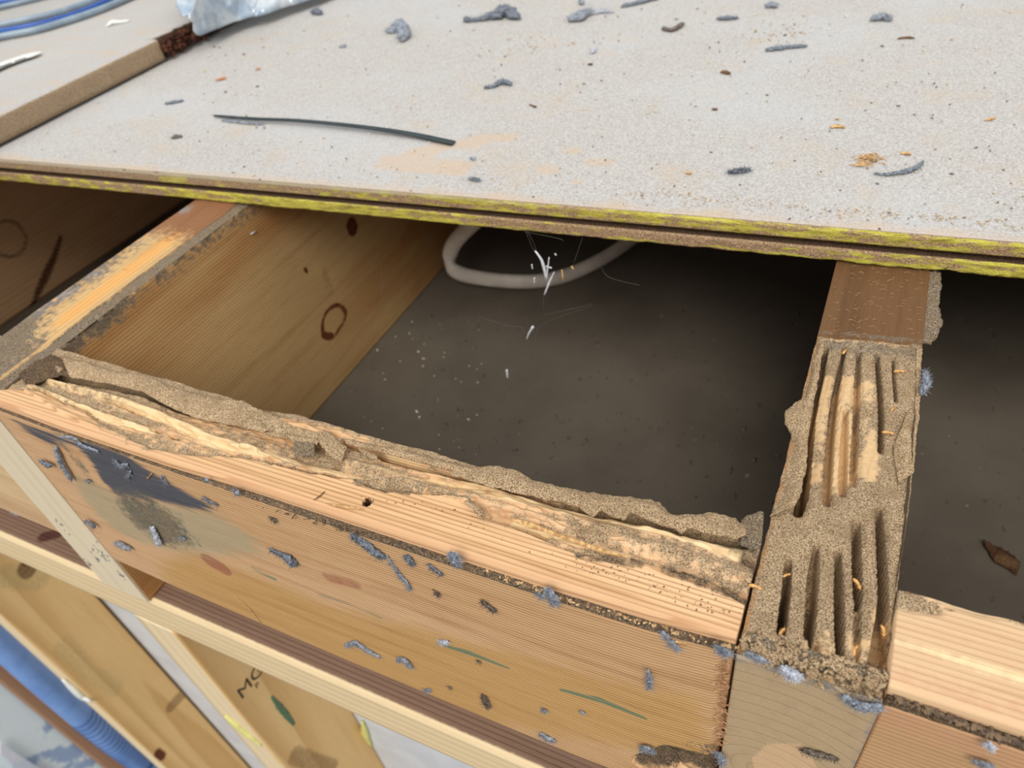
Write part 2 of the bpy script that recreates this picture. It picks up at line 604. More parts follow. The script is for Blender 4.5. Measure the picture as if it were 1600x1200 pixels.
def box(name, x0, x1, y0, y1, z0, z1, mat, origin=None, parent=None, bev=0.0015, seg_=1, attrs=None, sub=0):
    bm = bmesh.new()
    bmesh.ops.create_cube(bm, size=1)
    for v in bm.verts:
        v.co = Vector(((x0 + x1) / 2 + v.co.x * (x1 - x0), (y0 + y1) / 2 + v.co.y * (y1 - y0), (z0 + z1) / 2 + v.co.z * (z1 - z0)))
    if bev:
        bmesh.ops.bevel(bm, geom=list(bm.edges), offset=bev, segments=2, affect='EDGES')
    me = bpy.data.meshes.new(name)
    org = Vector(origin if origin is not None else ((x0 + x1) / 2, (y0 + y1) / 2, z0))
    for v in bm.verts:
        v.co -= org
    bm.to_mesh(me)
    bm.free()
    me.materials.append(mat)
    o = bpy.data.objects.new(name, me)
    COL.objects.link(o)
    o.location = org
    if parent is not None:
        o.parent = parent
        o.location = org - parent.location
    return o


def resample(pts, n):
    pts = np.asarray(pts, float)
    d = np.concatenate([[0], np.cumsum(np.linalg.norm(np.diff(pts, axis=0), axis=1))])
    t = np.linspace(0, d[-1], n)
    return np.stack([np.interp(t, d, pts[:, k]) for k in range(pts.shape[1])], -1)


def smooth_path(pts, n):
    """Catmull-Rom through the points"""
    p = np.asarray(pts, float)
    p = np.vstack([2 * p[0] - p[1], p, 2 * p[-1] - p[-2]])
    out = []
    m = len(p) - 3
    for u in np.linspace(0, m - 1e-6, n):
        i = int(u)
        t = u - i
        a, b, c, d = p[i:i + 4]
        out.append(0.5 * ((2 * b) + (-a + c) * t + (2 * a - 5 * b + 4 * c - d) * t * t + (-a + 3 * b - 3 * c + d) * t ** 3))
    return np.array(out)


def frames(path, up=(0, 0, 1)):
    t = np.gradient(path, axis=0)
    t /= np.linalg.norm(t, axis=1)[:, None] + 1e-12
    up = np.asarray(up, float)
    s = np.cross(t, up)
    s /= np.linalg.norm(s, axis=1)[:, None] + 1e-12
    u = np.cross(s, t)
    return t, s, u


def tube_geo(path, rad, sides=10, flat=1.0, up=(0, 0, 1), noise=0, ns=600, seed=0):
    path = np.asarray(path, float)
    n = len(path)
    rad = np.interp(np.linspace(0, 1, n), np.linspace(0, 1, len(np.atleast_1d(rad))), np.atleast_1d(rad))
    t, s, u = frames(path, up)
    a = np.linspace(0, 2 * np.pi, sides, endpoint=False)
    V = path[:, None, :] + rad[:, None, None] * (np.cos(a)[None, :, None] * s[:, None, :] + flat * np.sin(a)[None, :, None] * u[:, None, :])
    if noise:
        V = V + (V - path[:, None, :]) * (noise * fbm(V, ns, 3, seed))[..., None]
    f = gridfaces(n, sides, True).tolist()
    f.append(list(range(sides))[::-1])
    f.append([(n - 1) * sides + j for j in range(sides)])
    return V.reshape(-1, 3), f


def join(parts):
    vs, fs, o = [], [], 0
    for v, f in parts:
        vs.append(np.asarray(v))
        fs += [[i + o for i in q] for q in f]
        o += len(v)
    return np.vstack(vs), fs


def tube(name, path, rad, mat, parent=None, **k):
    v, f = tube_geo(path, rad, **k)
    org = tuple(np.asarray(path).mean(0) * np.array([1, 1, 0]) + np.array([0, 0, v[:, 2].min()]))
    return link(name, v, f, mat, org if parent is None else tuple(parent.location), parent)


# =================================================================== SETTING
lining = box('ceiling', -1.6, 1.2, 0.05, 1.4, -0.212, -H - 0.0004, M['lining'], bev=0)
tag(lining, 'brown-grey lining board closing the floor bays from below', kind='structure')
wl_ = box('wall_back', -2.2, 0.7, 0.0905, 0.103, -2.6, -0.2135, M['wall_lining'], bev=0)
tag(wl_, 'white wall sheeting seen between the studs', kind='structure')
fl = box('floor', -4, 2, -2.5, 1.6, -2.65, -2.6, M['floor'], bev=0)
tag(fl, 'grey concrete floor far below', kind='structure')

# =================================================================== FLOORING SHEET
xs = np.concatenate([np.linspace(-1.15, -0.73, 8, endpoint=False), np.arange(-0.73, 0.16, 0.0008), np.linspace(0.17, 1.1, 8)])
pc = [(1.2, 0.0), (0.03, 0.0), (0.0010, 0.0), (-0.0012, 0.0016), (-0.0012, 0.0078), (0.0002, 0.0088), (0.0042, 0.0090), (0.0042, 0.0118),
      (0.0004, 0.0122), (0.0002, 0.0182), (0.0020, T), (0.03, T), (0.20, T), (1.2, T)]
ps = [1, 10, 3, 8, 3, 5, 4, 5, 8, 4, 16, 12, 2, 1]
sec, side = section(pc, ps)
V = sweep('X', xs, sec)
V[..., 1] += YR + SL * V[..., 0]
edge = ((side >= 1) & (side <= 9)).astype(float)
# ragged chipboard edge
e3 = edge[None, :] * np.ones(V.shape[:2])
low = ((side >= 1) & (side <= 4))[None, :]
nz = fbm(V, 260, 4, 3, (0.6, 1, 1))
nz2 = fbm(V, 60, 3, 8, (1, 0, 0))
fade = ss(-0.2, 0.08, V[..., 0]) * 0.9 + 0.35
V[..., 1] += np.where(low, (nz * 0.0007 + nz2 * 0.0004) * fade, nz * 0.0002) * e3
V[..., 2] += np.where(low & (sec[None, :, 1] < 0.002), (nz * 0.0006 + np.abs(nz2) * 0.0005 * fade), 0) * e3
chip = np.exp(-((V[..., 0] - P(1480, 425, z=0)[0]) / 0.004) ** 2) + 0.7 * np.exp(-((V[..., 0] - P(1560, 425, z=0)[0]) / 0.0025) ** 2)
V[..., 2] += chip * 0.0016 * (np.abs(fbm(V, 900, 2, 5)) + 0.3) * (low & (sec[None, :, 1] < 0.003))
# the small split near the left end
sx_ = P(197, 262, z=T)[0]
sx2 = P(240, 270, z=T)[0]
for q, w_, d_ in ((sx_, 0.0012, 0.0011), (sx2, 0.0016, 0.0008)):
    k_ = np.exp(-((V[..., 0] - q) / w_) ** 2) * (side == 9)[None, :]
    V[..., 1] += k_ * d_ * 2
    V[..., 2] -= k_ * d_
lowf = ((side == 3) | (side == 4) | (side == 2))[None, :]
ylow = np.interp(V[..., 0], [P(a, 300, z=0)[0] for a in (0, 120, 260, 300, 560, 700, 900, 1150, 1280, 1370, 1600)],
                 [0.42, 0.48, 0.3, 0.72, 0.8, 0.7, 0.42, 0.3, 0.52, 0.62, 0.75])
ylow = np.where(sec[None, :, 1] < 0.0035, ylow + 0.12, ylow - 0.18 * ss(-0.35, 0, V[..., 0]) * (1 - ss(0.0, 0.06, V[..., 0])))
yup = np.interp(V[..., 0], [P(a, 300, z=T)[0] for a in (0, 190, 200, 240, 260, 500, 800, 1600)], [0.2, 0.15, 0.6, 0.6, 0.25, 0.42, 0.56, 0.6])
yel = np.where(lowf, ylow, np.where(((side == 8) | (side == 9))[None, :], yup, 0))
grv = np.where(((side >= 5) & (side <= 7))[None, :], 1.0, 0) * np.ones(V.shape[:2])
edu = np.where((side == 9)[None, :], 0.55, 0) + np.where((side == 8)[None, :], 0.28, 0)
edu = edu * (0.55 + 1.1 * (1 - ss(-0.5, 0.0, V[..., 0])))
tan = np.zeros(V.shape[:2])
for pts, w_ in (([(650, 240), (700, 225), (790, 215)], 0.012), ([(600, 255), (720, 265)], 0.012), ([(820, 240), (900, 238)], 0.005), ([(850, 265), (980, 248)], 0.006), ([(900, 285), (960, 275)], 0.004), ([(0, 150), (130, 130)], 0.03),
                ([(1170, 40), (1260, 62)], 0.018), ([(720, 80), (860, 60)], 0.02)):
    d, _ = seg(V, PL(pts, z=T), w_)
    tan = np.maximum(tan, ss(1.3, 0.3, d))
tan = np.maximum(tan, 0.75 * ((side == 10)[None, :]) * ss(0.022, 0.0, V[..., 1] - YR - SL * V[..., 0]))
fp = link_sweep('flooring_sheet', V, M['panel'], (0, YR, 0.0004), dict(edge=e3, yellow=yel, grv=grv, edust=edu, tan=tan))
fp.location.z = 0.0005
tag(fp, 'large dusty grey particleboard floor sheet with yellow-dyed grooved edge lying on the joists', 'floor sheet')

# raised sheet at upper left
UZ = 0.0225
e_a, e_b, e_c = P(0, 181, z=UZ + T), P(246, 62, z=UZ + T), P(330, 22, z=UZ + T)
lp = np.array([e_b[:2] + (e_a[:2] - e_b[:2]) * t for t in np.linspace(1.9, 0, 150)])
ext = np.array([e_b[:2] + (e_b[:2] - e_a[:2]) * t for t in np.linspace(0.004, 1.6, 120)])
ed = np.vstack([lp, ext])
n_ = len(ed)
inb = np.concatenate([np.zeros(len(lp)), np.ones(len(ext))])
prof = [(-0.5, 0), (-0.04, 0), (-0.002, 0), (0, 0.001), (0, 0.005), (0, 0.010), (0, 0.015), (0, T - 0.001), (-0.001, T), (-0.02, T), (-0.1, T), (-0.5, T)]
V = np.zeros((n_, len(prof), 3))
dir_ = (e_b[:2] - e_a[:2]) / np.linalg.norm(e_b[:2] - e_a[:2])
nrm_ = np.array([dir_[1], -dir_[0]])
for j, (a, b) in enumerate(prof):
    V[:, j, :2] = ed + nrm_ * a
    V[:, j, 2] = UZ + b
rough_ = fbm(V, 120, 4, 4)
back = np.array([1 if a > -0.03 else 0 for a, b in prof])[None, :] * inb[:, None]
V[..., :2] += (nrm_ * (rough_ * 0.0009 * np.array([1 if 0 < b < T else 0 for a, b in prof])[None, :])[..., None])
V[..., :2] -= nrm_ * (back * (0.006 + 0.007 * np.abs(fbm(V, 70, 3, 6))))[..., None]
ee = np.array([1.0 if -0.0015 <= a and b < T else 0 for a, b in prof])[None, :] * np.ones((n_, 1))
dk = ee * inb[:, None]
us = link_sweep('flooring_sheet', V, M['panel2'], (e_b[0], e_b[1], UZ),
                dict(edge=ee, yellow=np.zeros_like(ee), grv=np.clip(dk + 0.05 * ee, 0, 1), edust=ee * 0.5 * (1 - dk), tan=0.6 * (rough_ > 0.1)), flip=True)
tag(us, 'raised grey particleboard sheet with rough brown broken edge in the upper left corner', 'floor sheet')
# splintered brown core at the broken corner
vs = []
for i in range(90):
    t = random.uniform(0.0, 0.45)
    c = e_b[:2] + (e_b[:2] - e_a[:2]) * t - nrm_ * random.uniform(-0.003, 0.008)
    c3 = np.array([c[0], c[1], UZ + random.uniform(0.001, T - 0.003)])
    d = np.array([dir_[0] * random.uniform(-1, 1) + nrm_[0] * 0.6, dir_[1] * random.uniform(-1, 1) + nrm_[1] * 0.6, random.uniform(-0.7, 0.5)]) * random.uniform(0.003, 0.009)
    vs.append(tube_geo([c3 - d / 2, c3, c3 + d / 2], [0.0006, 0.0022, 0.0004], 5, noise=0.4, seed=i))
v, f = join(vs)
link('broken_core', v, f, M['broken'], tuple(us.location), us, smooth=False)['label'] = 'dark red-brown splintered core of the broken edge'


# =================================================================== RIGHT JOIST (galleries)
def stroke(V, H_, pts, w, depth, z=0.0, sharp=4, lo=None):
    r, t = seg(V, PL(pts, z=z) if len(pts[0]) == 2 else np.array(pts), w)
    prof_ = np.clip(1 - r ** sharp, 0, 1)
    dep = np.interp(t, np.linspace(0, 1, len(np.atleast_1d(depth))), np.atleast_1d(depth))
    return prof_ * dep, r


ys = np.concatenate([np.arange(0.0, 0.30, 0.0005), np.linspace(0.31, 1.1, 8)])
sec, side = section([(0, -H), (0, 0), (W, 0), (W, -H)], [24, 112, 24, 2])
V = sweep('Y', ys, sec)
top = (side == 1)[None, :] | ((np.arange(len(sec)) == 24 + 112)[None, :])
V0 = V.copy()
yb0, yb1 = P(1278, 524, z=0), P(1442, 540, z=0)
ybl = yb0[1] + (V0[..., 0] - yb0[0]) / (yb1[0] - yb0[0]) * (yb1[1] - yb0[1])
rag = fbm(V0, 140, 3, 2) * 0.002
eat = ss(0.0006, -0.0012, V0[..., 1] - ybl - rag)
h = eat * (-0.0016 + fbm(V0, 130, 4, 1, (1, 0.5, 1)) * 0.0009 + fbm(V0, 900, 2, 3) * 0.00035)
h = h - 0.0022 * np.exp(-((V0[..., 1] - 0.045) / 0.02) ** 2) * 0 
G = [  # (points, half width m, depth)
    ([(1292, 538), (1284, 570), (1276, 612), (1269, 652), (1265, 700), (1261, 736), (1255, 770), (1248, 797)], [0.0010, 0.0016, 0.0014, 0.0013, 0.0012, 0.0014, 0.0018, 0.0014], [0.006, 0.012, 0.016, 0.014]),
    ([(1322, 538), (1315, 568), (1308, 604), (1302, 650), (1298, 700), (1295, 738), (1294, 782)], [0.0007, 0.0009, 0.0012, 0.0013, 0.0013, 0.0014, 0.001], [0.006, 0.009, 0.008, 0.007]),
    ([(1323, 636), (1321, 680), (1319, 738), (1318, 768)], [0.0005, 0.0011, 0.0013, 0.0009], [0.003, 0.006]),
    ([(1344, 546), (1341, 600), (1339, 660), (1336, 720), (1334, 752)], [0.0008, 0.0011, 0.0010, 0.0012, 0.0008], [0.004, 0.006, 0.006, 0.003]),
    ([(1372, 552), (1376, 600), (1379, 650), (1378, 700)], [0.0007, 0.0008, 0.0009, 0.0008], [0.010, 0.012, 0.012]),
    ([(1397, 556), (1399, 590), (1402, 622)], [0.0003, 0.0005, 0.0004], [0.004, 0.006]),
    ([(1233, 874), (1230, 920), (1225, 960), (1222, 982)], [0.0010, 0.0012, 0.0013, 0.0011], [0.014, 0.018]),
    ([(1277, 850), (1272, 900), (1269, 950), (1266, 988)], [0.0008, 0.0016, 0.0015, 0.0014], [0.004, 0.009, 0.012]),
    ([(1311, 860), (1313, 920), (1314, 975), (1314, 1016)], [0.0008, 0.0013, 0.0013, 0.0010], [0.006, 0.012, 0.016]),
    ([(1339, 816), (1341, 870), (1343, 930)], [0.0011, 0.0014, 0.0012], [0.006, 0.012, 0.010]),
    ([(1343, 930), (1342, 980), (1341, 1030)], [0.0009, 0.0009, 0.0007], [0.004, 0.005, 0.003]),
    ([(1375, 794), (1378, 830), (1381, 880), (1383, 930), (1380, 990), (1372, 1052)], [0.0009, 0.0012, 0.0013, 0.0014, 0.0022, 0.0026], [0.014, 0.013, 0.008, 0.006, 0.005]),
    ([(1274, 1000), (1277, 1012)], [0.0016, 0.0012], [0.004, 0.002]),
]
groove = np.zeros(V.shape[:2])
near = np.full(V.shape[:2], 9.0)
for pts, w_, d_ in G:
    a, r = stroke(V0, None, pts, [q * 1.22 for q in w_], [q * (2.3 if max(d_) > 0.009 else 1.3) for q in d_], sharp=8)
    groove = np.maximum(groove, a)
    near = np.minimum(near, r)
h = h - groove
# rounded ribs between the galleries
h = h - 0.0009 * ss(2.6, 1.0, near) * eat
# swelling mud across the middle
h = h + 0.0012 * np.exp(-((V0[..., 1] - P(1300, 810, z=0)[1]) / 0.012) ** 2) * eat * ss(1.0, 2.0, near)
inset = ss(0.0, 0.0016, V0[..., 0]) * ss(0.0, 0.0014, W - V0[..., 0])
frontd = ss(0.011, 0.0, V0[..., 1])
h = h - (1 - inset) * 0.0005 * eat - frontd * (0.0022 + 0.0026 * np.abs(fbm(V0, 330, 3, 9)))
V[..., 2] += np.where(top, h, 0)
# ragged side edges near the top
sideR = (V0[..., 2] > -0.012) & ((side != 1)[None, :] | (V0[..., 0] < 1e-5) | (V0[..., 0] > W - 1e-5))
V[..., 0] += np.where(sideR, fbm(V0, 200, 3, 12) * 0.0006, 0) * eat
pw = np.zeros(V.shape[:2])
for pts, w_, s_ in (([(1290, 590), (1278, 660), (1268, 740)], 0.0035, 1.0), ([(1318, 590), (1312, 640), (1309, 700), (1306, 760)], 0.003, 1.0), ([(1334, 590), (1330, 650), (1328, 740)], 0.0025, 1.0),
                    ([(1358, 600), (1358, 680), (1352, 735)], 0.004, 0.8), ([(1300, 985), (1299, 1020)], 0.002, 0.7), ([(1345, 1000), (1350, 1030)], 0.003, 0.7), ([(1275, 1010), (1278, 1040)], 0.004, 0.9),
                    ([(1380, 960), (1372, 1050)], 0.003, 0.7)):
    d, _ = seg(V0, PL(pts, z=0), w_)
    pw = np.maximum(pw, ss(2.1, 0.2, d) * s_)
mud = eat * np.clip(1 - 1.05 * pw * (0.75 + 0.8 * fbm(V0, 160, 3, 88, (1, 0.25, 1))), 0.12, 1) * np.where(top, 1, 0.6 * (V0[..., 2] > -0.01))
mud = mud * (1 - 0.3 * ss(1.05, 0.8, near) * (V0[..., 1] < 0.12))
brown = (1 - eat) * np.ones(V.shape[:2])
grey = np.clip(ss(0.014, 0.0, np.abs(V0[..., 1] - ybl + 0.004)) * eat * 0.62 + ss(0.004, 0.0, np.abs(V0[..., 1] - ybl - 0.003)) * 0.45, 0, 1)
orange = np.where((V0[..., 0] < 0.002), eat * 0.5, 0) + brown * 0
rj = link_sweep('floor_joist', V, M['joist_top'], (W / 2, 0, -H), dict(mud=mud, brown=brown, grey=grey, orange=orange))
tag(rj, 'termite-eaten joist on the right, its top cut into long parallel galleries', 'joist')
JH = (ys, V[:, 24:24 + 113, 0].copy(), V[:, 24:24 + 113, 2].copy())


def joist_z(x, y):
    i = int(np.clip(np.searchsorted(JH[0], y), 0, len(ys) - 1))
    return float(np.interp(x, JH[1][i], JH[2][i]))


# sawn end of the joist
gx, gz = np.meshgrid(np.linspace(0.0002, W - 0.0002, 60), np.linspace(-0.0030, -H, 130), indexing='ij')
VE = np.stack([gx, np.full_like(gx, -0.0012), gz], -1)
VE[..., 1] += fbm(VE, 500, 3, 4) * 0.00012
rg = ss(-0.006, -0.0035, gz) 
VE[..., 2] += rg * fbm(VE, 260, 3, 5, (1, 0, 0)) * 0.0018
heart = np.zeros(gx.shape)
pp = [tuple(P(a, b, y=0)[[0, 2]]) for a, b in ((1175, 1180), (1200, 1158), (1250, 1157), (1262, 1168), (1300, 1230), (1200, 1300), (1185, 1210))]
heart[inpoly(gx, gz, pp)] = 1.0
muE = ss(-0.0078, -0.0035, gz) * (0.25 + 0.75 * ss(0.018, 0.038, gx)) * 0.9
grE = 0.55 * ss(-0.012, -0.004, gz) + 0.6 * ss(0.0035, 0.0, W - gx)
fz = gridfaces(60, 130)
fe = fz.tolist()
skirt = VE[0, :, :].copy()
V2 = VE.reshape(-1, 3)
bk = V2.copy()
bk[:, 1] = -0.0001
nb = len(V2)
rim = [i * 130 for i in range(60)] + [59 * 130 + j for j in range(1, 130)] + [i * 130 + 129 for i in range(58, -1, -1)] + [j for j in range(128, 0, -1)]
extra = []
for a, b in zip(rim, rim[1:] + rim[:1]):
    extra.append([a, b, b + nb, a + nb])
ge = link('end_face', np.vstack([V2, bk]), [list(q) for q in fe] + extra, M['end_grain'], tuple(rj.location), rj,
          dict(heart=np.tile(heart.ravel(), 2), mud=np.tile(muE.ravel(), 2), grey=np.tile(grE.ravel(), 2)))
ge['label'] = 'olive-grey sawn end with curved growth rings'


# -------------------------------------------------------------- mud crusts
def crust(name, A, B, thick, arch, rag, parent, mat, z=0.002, zA=None, zB=None, n=None, m=16, seed=0, rough=0.0009, label=None):
    """a thick ragged sheet of mud between two outlines"""
    a = PL(A, z=z) if len(A[0]) == 2 else np.array(A, float)
    b = PL(B, z=z) if len(B[0]) == 2 else np.array(B, float)
    L = np.linalg.norm(np.diff(a, axis=0), axis=1).sum()
    n = n or max(12, int(L / 0.0006))
    a, b = resample(a, n), resample(b, n)
    if zA is not None:
        a[:, 2] = np.interp(np.linspace(0, 1, n), np.linspace(0, 1, len(np.atleast_1d(zA))), np.atleast_1d(zA))
    if zB is not None:
        b[:, 2] = np.interp(np.linspace(0, 1, n), np.linspace(0, 1, len(np.atleast_1d(zB))), np.atleast_1d(zB))
    u = np.linspace(0, 1, m)
    Q = a[:, None] * (1 - u)[None, :, None] + b[:, None] * u[None, :, None]
    dv = (b - a)
    dv[:, 2] = 0
    dv /= np.linalg.norm(dv, axis=1)[:, None] + 1e-9
    ra = fbm(Q, 480, 4, seed + 3)
    rb = fbm(Q, 130, 3, seed + 4)
    Q = Q + dv[:, None, :] * ((ra + rb) * rag * (np.abs(u - 0.5) * 2)[None, :] ** 1.5)[..., None]
    ends = np.sqrt(np.sin(np.pi * np.clip(np.linspace(0.03, 0.97, n), 0, 1)))
    nzv = fbm(Q, 260, 4, seed) * rough * 1.4 + fbm(Q, 1200, 3, seed + 1) * rough * 0.45
    Z = arch * np.sin(np.pi * u)[None, :] * (0.8 + 0.5 * rb)
    T1 = Q.copy()
    T1[..., 2] += Z + nzv
    B1 = Q.copy()
    th = thick * (0.25 + 0.75 * np.sin(np.pi * u)[None, :] ** 0.5) * ends[:, None]
    B1[..., 2] = T1[..., 2] - th - np.abs(nzv) * 0.5
    NV = n * m
    f1 = gridfaces(n, m).tolist()
    f2 = gridfaces(n, m, off=NV, flip=True).tolist()
    rim_ = [i * m for i in range(n)] + [(n - 1) * m + j for j in range(1, m)] + [i * m + m - 1 for i in range(n - 2, -1, -1)] + [j for j in range(m - 2, 0, -1)]
    ex = [[p, q + 0, q + NV, p + NV][::-1] for p, q in zip(rim_, rim_[1:] + rim_[:1])]
    vv = np.vstack([T1.reshape(-1, 3), B1.reshape(-1, 3)])
    o = link(name, vv, f1 + f2 + ex, mat, tuple(parent.location) if parent is not None else tuple(vv.mean(0)), parent)
    bmq = bmesh.new()
    bmq.from_mesh(o.data)
    bmesh.ops.recalc_face_normals(bmq, faces=bmq.faces)
    bmq.to_mesh(o.data)
    bmq.free()
    if label:
        o['label'] = label
    return o


crust('mud_crust', [(1281, 528), (1272, 560), (1266, 590), (1258, 615), (1244, 625), (1228, 640), (1227, 658), (1236, 672), (1240, 690), (1236, 710), (1230, 735), (1222, 765), (1210, 790), (1204, 805)],
      [(1288, 534), (1284, 562), (1277, 598), (1271, 630), (1267, 660), (1262, 690), (1260, 720), (1258, 745), (1254, 765), (1250, 780), (1240, 795), (1214, 808)],
      0.0028, 0.0014, 0.0007, rj, M['mud'], z=0.0, zA=[-0.0012, -0.002, -0.001, -0.002, -0.001], zB=[0.0006, 0.0012, 0.0014, 0.0016, 0.002], m=22, seed=21, label='raised mud lip with a round bulge')
crust('mud_crust', [(1444, 426), (1443, 460), (1441, 500), (1439, 536)], [(1472, 424), (1471, 455), (1466, 475), (1472, 500), (1470, 520), (1455, 538)],
      0.004, 0.0012, 0.0011, rj, M['grey_mud'], z=-0.001, m=18, seed=33, label='grey crumbly mud hanging on the side')
crust('mud_crust', [(1432, 545), (1432, 600), (1429, 660), (1424, 720), (1418, 800), (1410, 860), (1398, 925)], [(1441, 545), (1440, 600), (1435, 660), (1428, 720), (1419, 800), (1410, 860), (1400, 925)],
      0.003, 0.0005, 0.0006, rj, M['mud'], z=-0.001, m=8, seed=37)
crust('mud_crust', [(1395, 700), (1400, 730), (1404, 755)], [(1420, 640), (1424, 690), (1426, 740)], 0.0015, 0.0004, 0.001, rj, M['mud'], z=-0.0006, m=12, seed=39)
crust('mud_crust', [(1162, 1005), (1200, 1022), (1250, 1040), (1300, 1055), (1350, 1068), (1380, 1078)],
      [(1165, 990), (1210, 1000), (1255, 1012), (1300, 1030), (1345, 1038), (1385, 1050)], 0.003, 0.0014, 0.0012, rj, M['grey_mud'], z=-0.0025, m=12, seed=45, rough=0.0012, label='dark crumbling rim above the sawn end')

# =================================================================== LEFT NOGGIN
NX0, NX1 = XL + 0.0006, -0.0006
xs = np.arange(NX0, NX1, 0.00052)
NY0, NY1 = 0.0, 0.0463
sc_ = [(NY1, -HN), (NY1, 0), (0.0050, 0), (0.0038, -0.0012), (0.0032, -0.0042), (0.0003, -0.0047), (0.0, -0.0053), (0.0, -HN)]
st_ = [20, 84, 6, 6, 8, 2, 130, 4]
sec, side = section(sc_, st_)
V = sweep('X', xs, sec)
V0 = V.copy()
nS = len(sec)
topm = (side == 1)[None, :] | (np.arange(nS) == 104)[None, :]
top = topm & np.ones(V.shape[:2], bool)
# boundary between sound wood and eaten wood: y as function of x
bpx = [(-60, 590), (0, 607), (60, 610), (95, 625), (142, 650), (240, 695), (300, 706), (380, 716), (424, 724), (500, 742), (551, 750), (600, 770), (643, 768), (700, 777), (732, 783), (757, 810), (800, 822), (856, 848), (905, 866), (950, 872), (991, 877), (1062, 899), (1100, 908), (1172, 948)]
bw = PL(bpx, z=0)
yb = np.interp(V0[..., 0], bw[:, 0], bw[:, 1])
yb = yb + fbm(V0, 130, 3, 5, (1, 0, 0)) * 0.0008
dd = V0[..., 1] - yb
eat = ss(-0.0003, 0.0012, dd)
lft = ss(-0.23, -0.30, V0[..., 0])
h = -eat * (0.0030 - 0.0008 * lft)
h += eat * (fbm(V0, 130, 4, 31, (0.22, 1, 1)) * 0.0030 + fbm(V0, 420, 3, 32, (0.35, 1, 1)) * 0.0009)
# mid ridges
for pts, w_, a_ in (([(540, 722), (620, 745), (700, 766), (800, 792), (900, 818), (1000, 846), (1100, 872), (1185, 896)], [0.004, 0.0048, 0.0052, 0.0052, 0.005, 0.0045], 0.0032),
                    ([(590, 700), (700, 740), (800, 775), (900, 800), (1000, 824), (1100, 850), (1185, 868)], [0.002, 0.0035, 0.004, 0.004, 0.0035], 0.0026),
                    ([(860, 842), (950, 866), (1050, 890), (1150, 925)], [0.002, 0.003, 0.003, 0.002], 0.0015),
                    ([(380, 700), (470, 722), (540, 738), (600, 752)], [0.003, 0.0035, 0.003], 0.0022),
                    ([(60, 588), (110, 603), (180, 620), (240, 640), (330, 680), (400, 700)], [0.0012, 0.002, 0.0022, 0.0024, 0.003], 0.0028),
                    ([(45, 598), (110, 625), (180, 650), (230, 668)], [0.001, 0.0016, 0.0018, 0.001], 0.0022),
                    ([(40, 610), (100, 640), (160, 665)], [0.0008, 0.0012, 0.001], 0.0014),
                    ([(400, 645), (470, 668), (520, 682)], [0.0028, 0.0026, 0.0020], 0.0046),
                    ([(150, 598), (220, 606), (280, 628), (330, 645), (385, 658)], [0.0008, 0.0012, 0.0016, 0.0014], 0.003)):
    a, r = stroke(V0, None, pts, w_, [a_], sharp=2)
    h += a
# galleries
gd = np.zeros(V.shape[:2])
for pts, w_, d_ in (([(535, 686), (560, 694), (600, 706), (650, 720), (700, 734), (760, 751), (820, 767), (880, 781), (960, 799), (1060, 824), (1160, 846)], [0.0012, 0.0022, 0.0024, 0.0024, 0.0024, 0.0026, 0.003, 0.0034, 0.0038, 0.0034], [0.012, 0.018, 0.018, 0.014]),
                    ([(79, 583), (112, 586), (169, 594), (225, 609), (281, 631), (326, 645), (384, 658)], [0.0024, 0.0042, 0.0042, 0.0036, 0.003, 0.0026, 0.0012], [0.018, 0.016, 0.014, 0.012]),
                    ([(155, 619), (190, 630), (222, 643)], [0.0005, 0.0009, 0.0005], [0.004]),
                    ([(50, 604), (80, 618), (105, 632)], [0.0006, 0.0008, 0.0005], [0.004]),
                    ([(422, 722), (450, 728), (495, 737), (551, 747)], [0.0009, 0.0010, 0.0009, 0.0006], [0.010]),
                    ([(238, 668), (248, 671)], [0.0012, 0.001], [0.005]), ([(262, 677), (278, 683)], [0.0006, 0.0005], [0.005]),
                    ([(795, 815), (830, 826), (862, 836)], [0.0008, 0.0012, 0.0007], [0.0045]),
                    ([(1050, 893), (1100, 905), (1165, 925)], [0.0005, 0.0008, 0.0012], [0.004]),
                    ([(1165, 870), (1178, 880)], [0.0012, 0.0012], [0.004])):
    a, r = stroke(V0, None, pts, w_, d_)
    gd = np.maximum(gd, a)
a, r = stroke(V0, None, [(574, 782), (578, 783)], [0.0016, 0.0014], [0.012], sharp=6)
gd = np.maximum(gd, a)
hole_shade = ss(1.25, 0.9, r)
h -= gd
# growth ribs on the sound wood
ribs = (1 - eat) * (np.sin((V0[..., 1] + fbm(V0, 20, 2, 40, (1, 0, 0)) * 0.0005) * 2 * np.pi / 0.0020)) * 0.00022 * ss(0.006, 0.009, V0[..., 1])
h += ribs
frontfade = ss(0.0, 0.0008, V0[..., 1] - 0.005)
V[..., 2] += np.where(top, h * frontfade, 0)
# rough back upper edge and the loss at the joints
bsel = (V0[..., 1] > NY1 - 1e-5) & (V0[..., 2] > -0.014)
V[..., 1] += np.where(bsel, fbm(V0, 90, 4, 50) * 0.0016, 0)
# face erosion: hollow near the right lower end
FN = (side == 6)[None, :] & np.ones(V.shape[:2], bool)
hol, rh = stroke(V0, None, PL([(1010, 1188), (1060, 1180), (1120, 1200), (1180, 1260)], y=0).tolist(), [0.007, 0.010, 0.010, 0.008], [0.006], sharp=2)
slit, r2 = stroke(V0, None, PL([(1040, 1178), (1090, 1198)], y=0).tolist(), [0.0011, 0.0012], [0.010])
slit2, r3 = stroke(V0, None, PL([(1050, 1190), (1085, 1206)], y=0).tolist(), [0.0009, 0.001], [0.010])
V[..., 1] += np.where(FN, hol * (0.7 + 0.5 * fbm(V0, 260, 3, 60)) + np.maximum(slit, slit2), 0)
rgt = ss(0.006, 0.0, NX1 - V0[..., 0]) * FN
V[..., 1] += rgt * (0.002 + 0.0015 * fbm(V0, 300, 3, 61))
